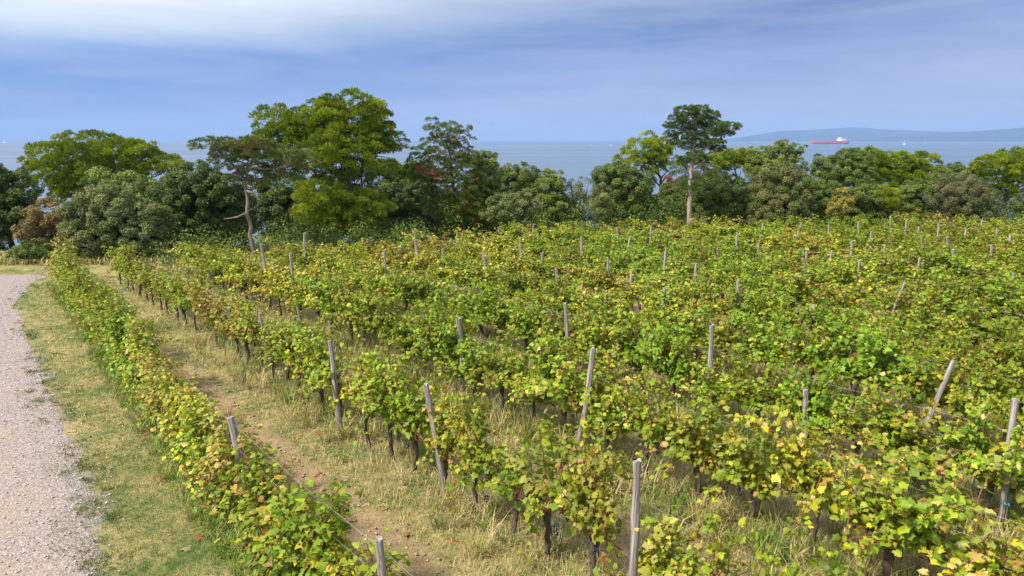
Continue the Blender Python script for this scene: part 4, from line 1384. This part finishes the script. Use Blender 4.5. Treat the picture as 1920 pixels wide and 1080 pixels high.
def tussocks(name, label, n, seed, where=None, ln=(.22, .62), cols=None):
    r_ = np.random.default_rng(seed)
    x = r_.uniform(-22, 16, n * 60)
    y = r_.uniform(6.5, 29, n * 60)
    p2 = np.stack([x, y], 1)
    c, s = p2 @ ROW_N, p2 @ ROW_D
    rel = np.mod(c - 3.35, 2.97) / 2.97
    ok = (c > 5.55) & (y < 22) & (x > -16) & ((c > 6.7) | (r_.random(len(x)) < .3)) & ((rel > .72) | (rel < .2) | ((c > 9) & (r_.random(len(x)) < .35))) & (np.abs(x) < y * .77 + .6)
    if where is not None:
        ok = where(x, y, c, s, r_) & (np.abs(x) < y * .77 + .6)
    x, y = x[ok][:n], y[ok][:n]
    k = len(x)
    nb = 26
    cls = r_.random(k)
    pal = np.where((cls < .62)[:, None], G_DRY[r_.integers(0, 4, k)], np.where((cls < .85)[:, None], G_GRN[r_.integers(0, 4, k)], G_BRIGHT[r_.integers(0, 3, k)]))
    if cols is not None:
        pal = cols[r_.integers(0, len(cols), k)]
    rr = np.repeat(np.arange(k), nb)
    m = len(rr)
    a = r_.uniform(0, 6.28, m)
    Ln = r_.uniform(ln[0], ln[1], m) * r_.uniform(.7, 1.2, k)[rr]
    reach = Ln * r_.uniform(.25, .95, m)
    B = np.stack([x[rr] + .06 * r_.normal(size=m), y[rr] + .06 * r_.normal(size=m), np.full(m, -.01)], 1)
    fw = np.stack([np.cos(a), np.sin(a), 0 * a], 1)
    sd_ = np.stack([-np.sin(a), np.cos(a), 0 * a], 1)
    wd = r_.uniform(.006, .013, m)[:, None]
    up_ = np.array([0, 0, 1.0])
    pts = []
    droop = r_.uniform(.3, 1.0, m)
    for u, ww in ((0, 1), (.35, 1), (.7, .8), (1.0, .15)):
        pos = B + fw * (reach * u ** 1.3)[:, None] + up_ * (Ln * (1.35 * u - droop * .95 * u * u))[:, None]
        pts += [pos - sd_ * wd * ww * .5, pos + sd_ * wd * ww * .5]
    V = np.stack(pts, 1).reshape(-1, 3)
    b = np.arange(m)[:, None] * 8
    Q = np.concatenate([b + np.array([[j, j + 1, j + 3, j + 2]]) for j in (0, 2, 4)])
    C = np.repeat(np.clip(pal[rr] * r_.uniform(.75, 1.25, (m, 1)), 0, .7), 8, 0)
    o = link(name, mesh_np(name, V, None, Q, C, m_grass))
    return tag(o, label, 'grass', None, 'stuff')


tussocks('grass_tussocks', 'arching tussocks of long dry and green grass at the feet of the vines', 2600, 12)


def edge_weeds(x, y, c, s, r_):
    te = track_edge_c(s)
    return (s > 4) & (np.abs(c - te + .05 + r_.normal(0, .16, len(x))) < .16) & (patch(x * 1.7, y * 1.7) + .5 * patch(y * 4.1, x * 4.1) + r_.normal(0, .45, len(x)) > .1)


tussocks('track_weeds', 'low dark green weeds creeping over the edge of the gravel track', 620, 13, edge_weeds, (.04, .12), np.array([(.075, .125, .03), (.10, .16, .035), (.13, .18, .05), (.20, .20, .07), (.28, .25, .11)]))
tussocks('fringe_grass', 'fresh bright green grass along the foot of the first vine row', 620, 14, lambda x, y, c, s, r_: (np.abs(c - row_c(0, s) + .42) < .2) & (r_.random(len(x)) < .5 + .5 * (patch(x, y) > 0)), (.10, .32), np.array([(.14, .23, .03), (.18, .26, .04), (.26, .29, .08), (.38, .34, .15)]))


def reg_bank(x, y, c, s, r_):
    e = edge_y(x)
    inside = (y > e + (0.2)) & (y < e + 5) & (x < 4) & (x > -17)
    inside |= (x < -17) & (y > 33.2) & (y < 38)
    return inside * 1.0, np.full(len(x), .38), np.where(r_.random(len(x)) < .75, 0, 1)


blades('bank_grass', 'tall dry grass bank at the foot of the trees beyond the track bend', reg_bank, 7)


# loose stones on the track's edge and on the soil, fallen leaves
def scatter(name, label, cat, mat, n, fn, maker, seed, tintpal):
    r_ = np.random.default_rng(seed)
    V0, T0 = maker
    x = r_.uniform(-24, 16, n * 6)
    y = r_.uniform(5.5, 26, n * 6)
    p2 = np.stack([x, y], 1)
    ok = fn(x, y, p2 @ ROW_N, p2 @ ROW_D, r_) & (np.abs(x) < y * .79 + 1)
    x, y = x[ok][:n], y[ok][:n]
    k = len(x)
    a = r_.uniform(0, 6.28, k)
    s = r_.uniform(.5, 1.4, k) ** 1.5
    sq = r_.uniform(.5, 1.1, k)
    V = np.repeat(V0[None], k, 0) * r_.uniform(.8, 1.2, (k, len(V0), 1)) * s[:, None, None]
    V[:, :, 2] *= sq[:, None]
    ca, sa = np.cos(a)[:, None], np.sin(a)[:, None]
    V = np.stack([V[:, :, 0] * ca - V[:, :, 1] * sa + x[:, None], V[:, :, 0] * sa + V[:, :, 1] * ca + y[:, None], V[:, :, 2] + .014], 2)
    T = (np.arange(k)[:, None, None] * len(V0) + T0[None]).reshape(-1, 3)
    tp = np.array(tintpal)
    C = np.repeat(tp[r_.integers(0, len(tp), k)] * r_.uniform(.8, 1.2, (k, 1)), len(V0), 0)
    o = link(name, mesh_np(name, V.reshape(-1, 3), T, None, C, mat))
    return tag(o, label, cat, None, 'stuff')


oct_V = np.array([(1, 0, .3), (0, .9, .25), (-.9, 0, .3), (0, -1, .25), (.1, 0, .8), (0, .1, -.3)]) * .028
oct_T = np.array([(0, 1, 4), (1, 2, 4), (2, 3, 4), (3, 0, 4), (1, 0, 5), (2, 1, 5), (3, 2, 5), (0, 3, 5)])
m_stone, t, b = new_mat('limestone_chips')
a_ = N_(t, 'ShaderNodeAttribute', attribute_name='tint')
t.links.new(a_.outputs['Color'], b.inputs['Base Color'])
b.inputs['Roughness'].default_value = .9
scatter('loose_stones', 'pale loose stones along the edge of the gravel track', 'stones', m_stone, 5200, lambda x, y, c, s, r_: (c > track_edge_c(s) - 2.2) & (c < track_edge_c(s) + .35), (oct_V * .62, oct_T), 3, [(.44, .40, .38), (.54, .50, .48), (.36, .31, .28), (.60, .56, .52)])
scatter('soil_clods', 'dry clods and stones on the bare soil between the first two vine rows', 'soil', m_stone, 9000, lambda x, y, c, s, r_: (c > 4.2) & (c < 5.4) & (s < 22) & (r_.random(len(x)) < .8), (oct_V * .8, oct_T), 4, [(.38, .28, .175), (.30, .21, .12), (.44, .34, .23), (.40, .30, .19)])
LV = LEAF_V * .11
scatter('fallen_leaves', 'fallen rust and tan vine leaves lying on the grass and soil', 'leaves', m_vine, 900, lambda x, y, c, s, r_: c > 1.8, (LV, LEAF_T), 8, [(.36, .13, .05), (.42, .30, .14), (.30, .16, .06), (.48, .38, .18)])


# ------------------------------------------------------------------ on the water
m_white = plain_mat('white_paint', (.80, .80, .80), .4, .03)
m_hullred = plain_mat('red_hull_paint', (.30, .075, .095), .5, .12, .05)
m_grey = plain_mat('grey_deck_gear', (.30, .24, .24), .6, .2, .2)
m_dark = plain_mat('dark_paint', (.05, .05, .06), .5, .1)
m_sail = plain_mat('sail_cloth', (.85, .85, .85), .7, .03)


def hull_mesh(L, B, Hh, mat, bow=.18, name='hull'):
    """a hull lying along x, bow towards -x"""
    st = []
    for u in np.linspace(0, 1, 15):
        x = -L / 2 + L * u
        wfac = min(1.0, (u / bow) ** .6) if u < bow else (1.0 if u < .92 else 1 - (u - .92) * 1.6)
        flare = .55 + .45 * min(1, u / bow)
        sheer = Hh * (1 + .18 * max(0, 1 - u / .12) + .06 * max(0, (u - .9) / .1))
        bx = x + (L * .018 if u == 0 else 0)
        st.append([(bx, -B / 2 * wfac * flare, -.25 * Hh), (x, -B / 2 * wfac, sheer), (x, B / 2 * wfac, sheer), (bx, B / 2 * wfac * flare, -.25 * Hh)])
    V = np.array(st).reshape(-1, 3)
    q = []
    for i in range(14):
        for j in range(4):
            k = (j + 1) % 4
            q.append((i * 4 + j, (i + 1) * 4 + j, (i + 1) * 4 + k, i * 4 + k))
    q += [(0, 1, 2, 3), (56, 59, 58, 57)]
    return mesh_np(name, V, None, q, None, mat)


# tanker, bow to the left
pb, ps_ = on_plane(1517, 270, SEA_Z), on_plane(1590, 270, SEA_Z)
L = np.linalg.norm(ps_ - pb)
mid = (pb + ps_) / 2
px1 = L / 73.0
tk = empty('tanker', mid, R(4))
tag(tk, 'red hulled tanker with white superstructure at its stern, anchored before the far hills', 'ship')
HH = px1 * 5.6
link('hull', hull_mesh(L, L * .15, HH, m_hullred), tk)
mb = MB()
sxp = L * .5 - px1 * 12
mb.box((sxp, 0, HH + px1 * 1.2), (px1 * 15, L * .12, px1 * 2.4))
mb.box((sxp - px1 * 1.5, 0, HH + px1 * 3.4), (px1 * 9, L * .105, px1 * 2.0))
mb.box((sxp - px1 * 2.5, 0, HH + px1 * 5.2), (px1 * 6, L * .13, px1 * 1.6))
mb.box((sxp + px1 * 6.0, 0, HH + px1 * 2.9), (px1 * 3, L * .06, px1 * 1.0))
link('superstructure', mb.mesh('superstructure', m_white, False), tk)
mb = MB()
mb.box((sxp + px1 * 2.8, 0, HH + px1 * 5.6), (px1 * 2.4, L * .035, px1 * 3.6))
link('funnel', mb.mesh('funnel', m_hullred, False), tk)
mb = MB()
mb.tube([(sxp - px1 * 2, 0, HH + px1 * 6), (sxp - px1 * 2, 0, HH + px1 * 9)], px1 * .12, 6)
mb.tube([(-L * .44, 0, HH), (-L * .44, 0, HH + px1 * 3.2)], px1 * .14, 6)
link('mast', mb.mesh('mast', m_grey), tk)
for xo in (-px1 * 3, px1 * 4):
    mb = MB()
    mb.tube([(xo, 0, HH), (xo, 0, HH + px1 * 2.2)], px1 * .22, 6)
    mb.tube([(xo, 0, HH + px1 * 2.2), (xo - px1 * 5, 0, HH + px1 * 1.6)], px1 * .16, 6)
    link('crane', mb.mesh('crane', m_grey), tk)
mb = MB()
mb.tube([(-L * .42, 0, HH + px1 * .35), (L * .25, 0, HH + px1 * .35)], px1 * .25, 6)
for xo in np.linspace(-L * .38, L * .22, 9):
    mb.tube([(xo, -L * .05, HH + px1 * .35), (xo, L * .05, HH + px1 * .35)], px1 * .18, 5)
link('deck_pipes', mb.mesh('deck_pipes', m_grey), tk)


def sailboat(px, py, hpx, label, heading=.3):
    p = on_plane(px, py, SEA_Z)
    k = p[1] / FPX * hpx / 12.0           # one unit of a 12 unit tall rig
    r = empty('sailboat', p, heading)
    tag(r, label, 'sailboat', 'sailing boats off the coast')
    link('hull', hull_mesh(8.5 * k, 2.4 * k, 1.1 * k, m_white, .4), r)
    mb = MB()
    mb.tube([(-.4 * k, 0, 1 * k), (-.4 * k, 0, 12 * k)], .07 * k, 6)
    mb.tube([(-.4 * k, 0, 1.9 * k), (3.4 * k, 0, 1.8 * k)], .06 * k, 5)
    link('mast', mb.mesh('mast', m_grey), r)
    for pts in ([(-.3, .02, 2), (3.3, .25, 2), (1.6, .32, 6.5), (-.3, .02, 11.8)], [(-4.0, 0, 1.3), (-.6, .35, 1.6), (-.9, .22, 6), (-.5, .02, 10.5)]):
        V = np.array(pts) * k
        V = np.concatenate([V, V + np.array([0, .05 * k, 0])])
        link('sail', mesh_np('sail', V, None, [(0, 1, 2, 3), (7, 6, 5, 4), (0, 4, 5, 1), (1, 5, 6, 2), (2, 6, 7, 3), (3, 7, 4, 0)], None, m_sail), r)


sailboat(717, 303, 24, 'white sailboat close inshore, seen through the gap right of the tallest pine', .9)
sailboat(1696, 269.2, 7.5, 'white sailboat far out to the right of the red tanker', .2)
sailboat(1468, 268.6, 5, 'tiny sailboat above the pale loose tree, left one of a pair', .6)
sailboat(1475, 269, 5.5, 'tiny sailboat above the pale loose tree, right one of a pair', .1)


def motorboat(px, py, lpx, label):
    p = on_plane(px, py, SEA_Z)
    k = p[1] / FPX * lpx / 9.0
    r = empty('motorboat', p, random.uniform(-.3, .3))
    tag(r, label, 'motorboat', 'small motor boats off the coast')
    link('hull', hull_mesh(9 * k, 2.8 * k, 1.5 * k, m_white, .4), r)
    mb = MB()
    mb.box((.8 * k, 0, 2.1 * k), (3 * k, 2 * k, 1.2 * k))
    mb.box((.8 * k, 0, 2.85 * k), (3.4 * k, 2.2 * k, .2 * k))
    link('cabin', mb.mesh('cabin', m_white, False), r)


random.seed(3)
motorboat(1695, 271.5, 5.5, 'small white motorboat just below the sailboat right of the tanker')
motorboat(1107, 272.5, 3.6, 'tiny white motorboat in the open sea gap, left of two')
motorboat(1145, 273.5, 3.6, 'tiny white motorboat in the open sea gap, right of two')
motorboat(7, 267.8, 5, 'white motorboat on the sea at the far left edge')
motorboat(1735, 267.5, 3.0, 'tiny white boat under the far hills, farthest right')

# gulls over the gap
m_gull = plain_mat('gull_feathers', (.20, .20, .22), .7, .2)
m_gullw = plain_mat('white_gull_feathers', (.75, .75, .75), .7, .1)
for px, py, wh, lab in ((892, 204, 0, 'dark bird high over the sea gap, lower of the upper pair'), (898, 200, 0, 'dark bird high over the sea gap, upper of the upper pair'), (891, 227, 0, 'small dark bird right of the ragged pine top, leftmost of its line'),
                        (903, 231, 0, 'small dark bird in the low line, between the leftmost and the white birds'), (918, 229, 1, 'pale bird in the low line, upper of the two pale ones'), (923, 236, 1, 'pale bird lowest of all over the sea gap'), (842, 140, 0, 'lone dark bird highest in the sky')):
    p = at(px, py, 150)
    V = np.array([(-.22, 0, 0), (0, -.05, .02), (.22, 0, 0), (0, .05, .02), (0, 0, -.05),
                  (-.04, .62, .16), (.10, .58, .15), (-.04, -.62, .16), (.10, -.58, .15), (-.02, .30, .14), (.12, .28, .13), (-.02, -.30, .14), (.12, -.28, .13), (.02, .04, .0), (.02, -.04, 0)])
    T = [(0, 1, 3), (1, 2, 3), (0, 3, 4), (3, 2, 4), (2, 1, 4), (1, 0, 4), (3, 9, 10), (3, 13, 9), (9, 5, 10), (5, 6, 10), (1, 12, 11), (1, 11, 14), (11, 12, 7), (7, 12, 8), (13, 10, 9), (14, 11, 12)]
    o = link('bird', mesh_np('bird', V * 1.1, T, None, None, m_gullw if wh else m_gull))
    o.location = p
    o.rotation_euler = (.2, 0, random.uniform(.9, 2.2))
    tag(o, lab, 'bird', 'birds over the sea')

# ------------------------------------------------------------------ the air
mh = bpy.data.materials.new('sea_haze')
mh.use_nodes = True
t = mh.node_tree
t.nodes.clear()
pv = N_(t, 'ShaderNodeVolumePrincipled')
pv.inputs['Color'].default_value = (.36, .58, 1.0, 1)
pv.inputs['Density'].default_value = 8.5e-5
out = N_(t, 'ShaderNodeOutputMaterial')
t.links.new(pv.outputs[0], out.inputs['Volume'])
mb = MB()
zt, zb = 300.0, -24.0
mb.box((0, 7200, (zt + zb) / 2), (63000, 15000, zt - zb))
hz = link('haze', mb.mesh('haze', mh, False))
tag(hz, kind='stuff')
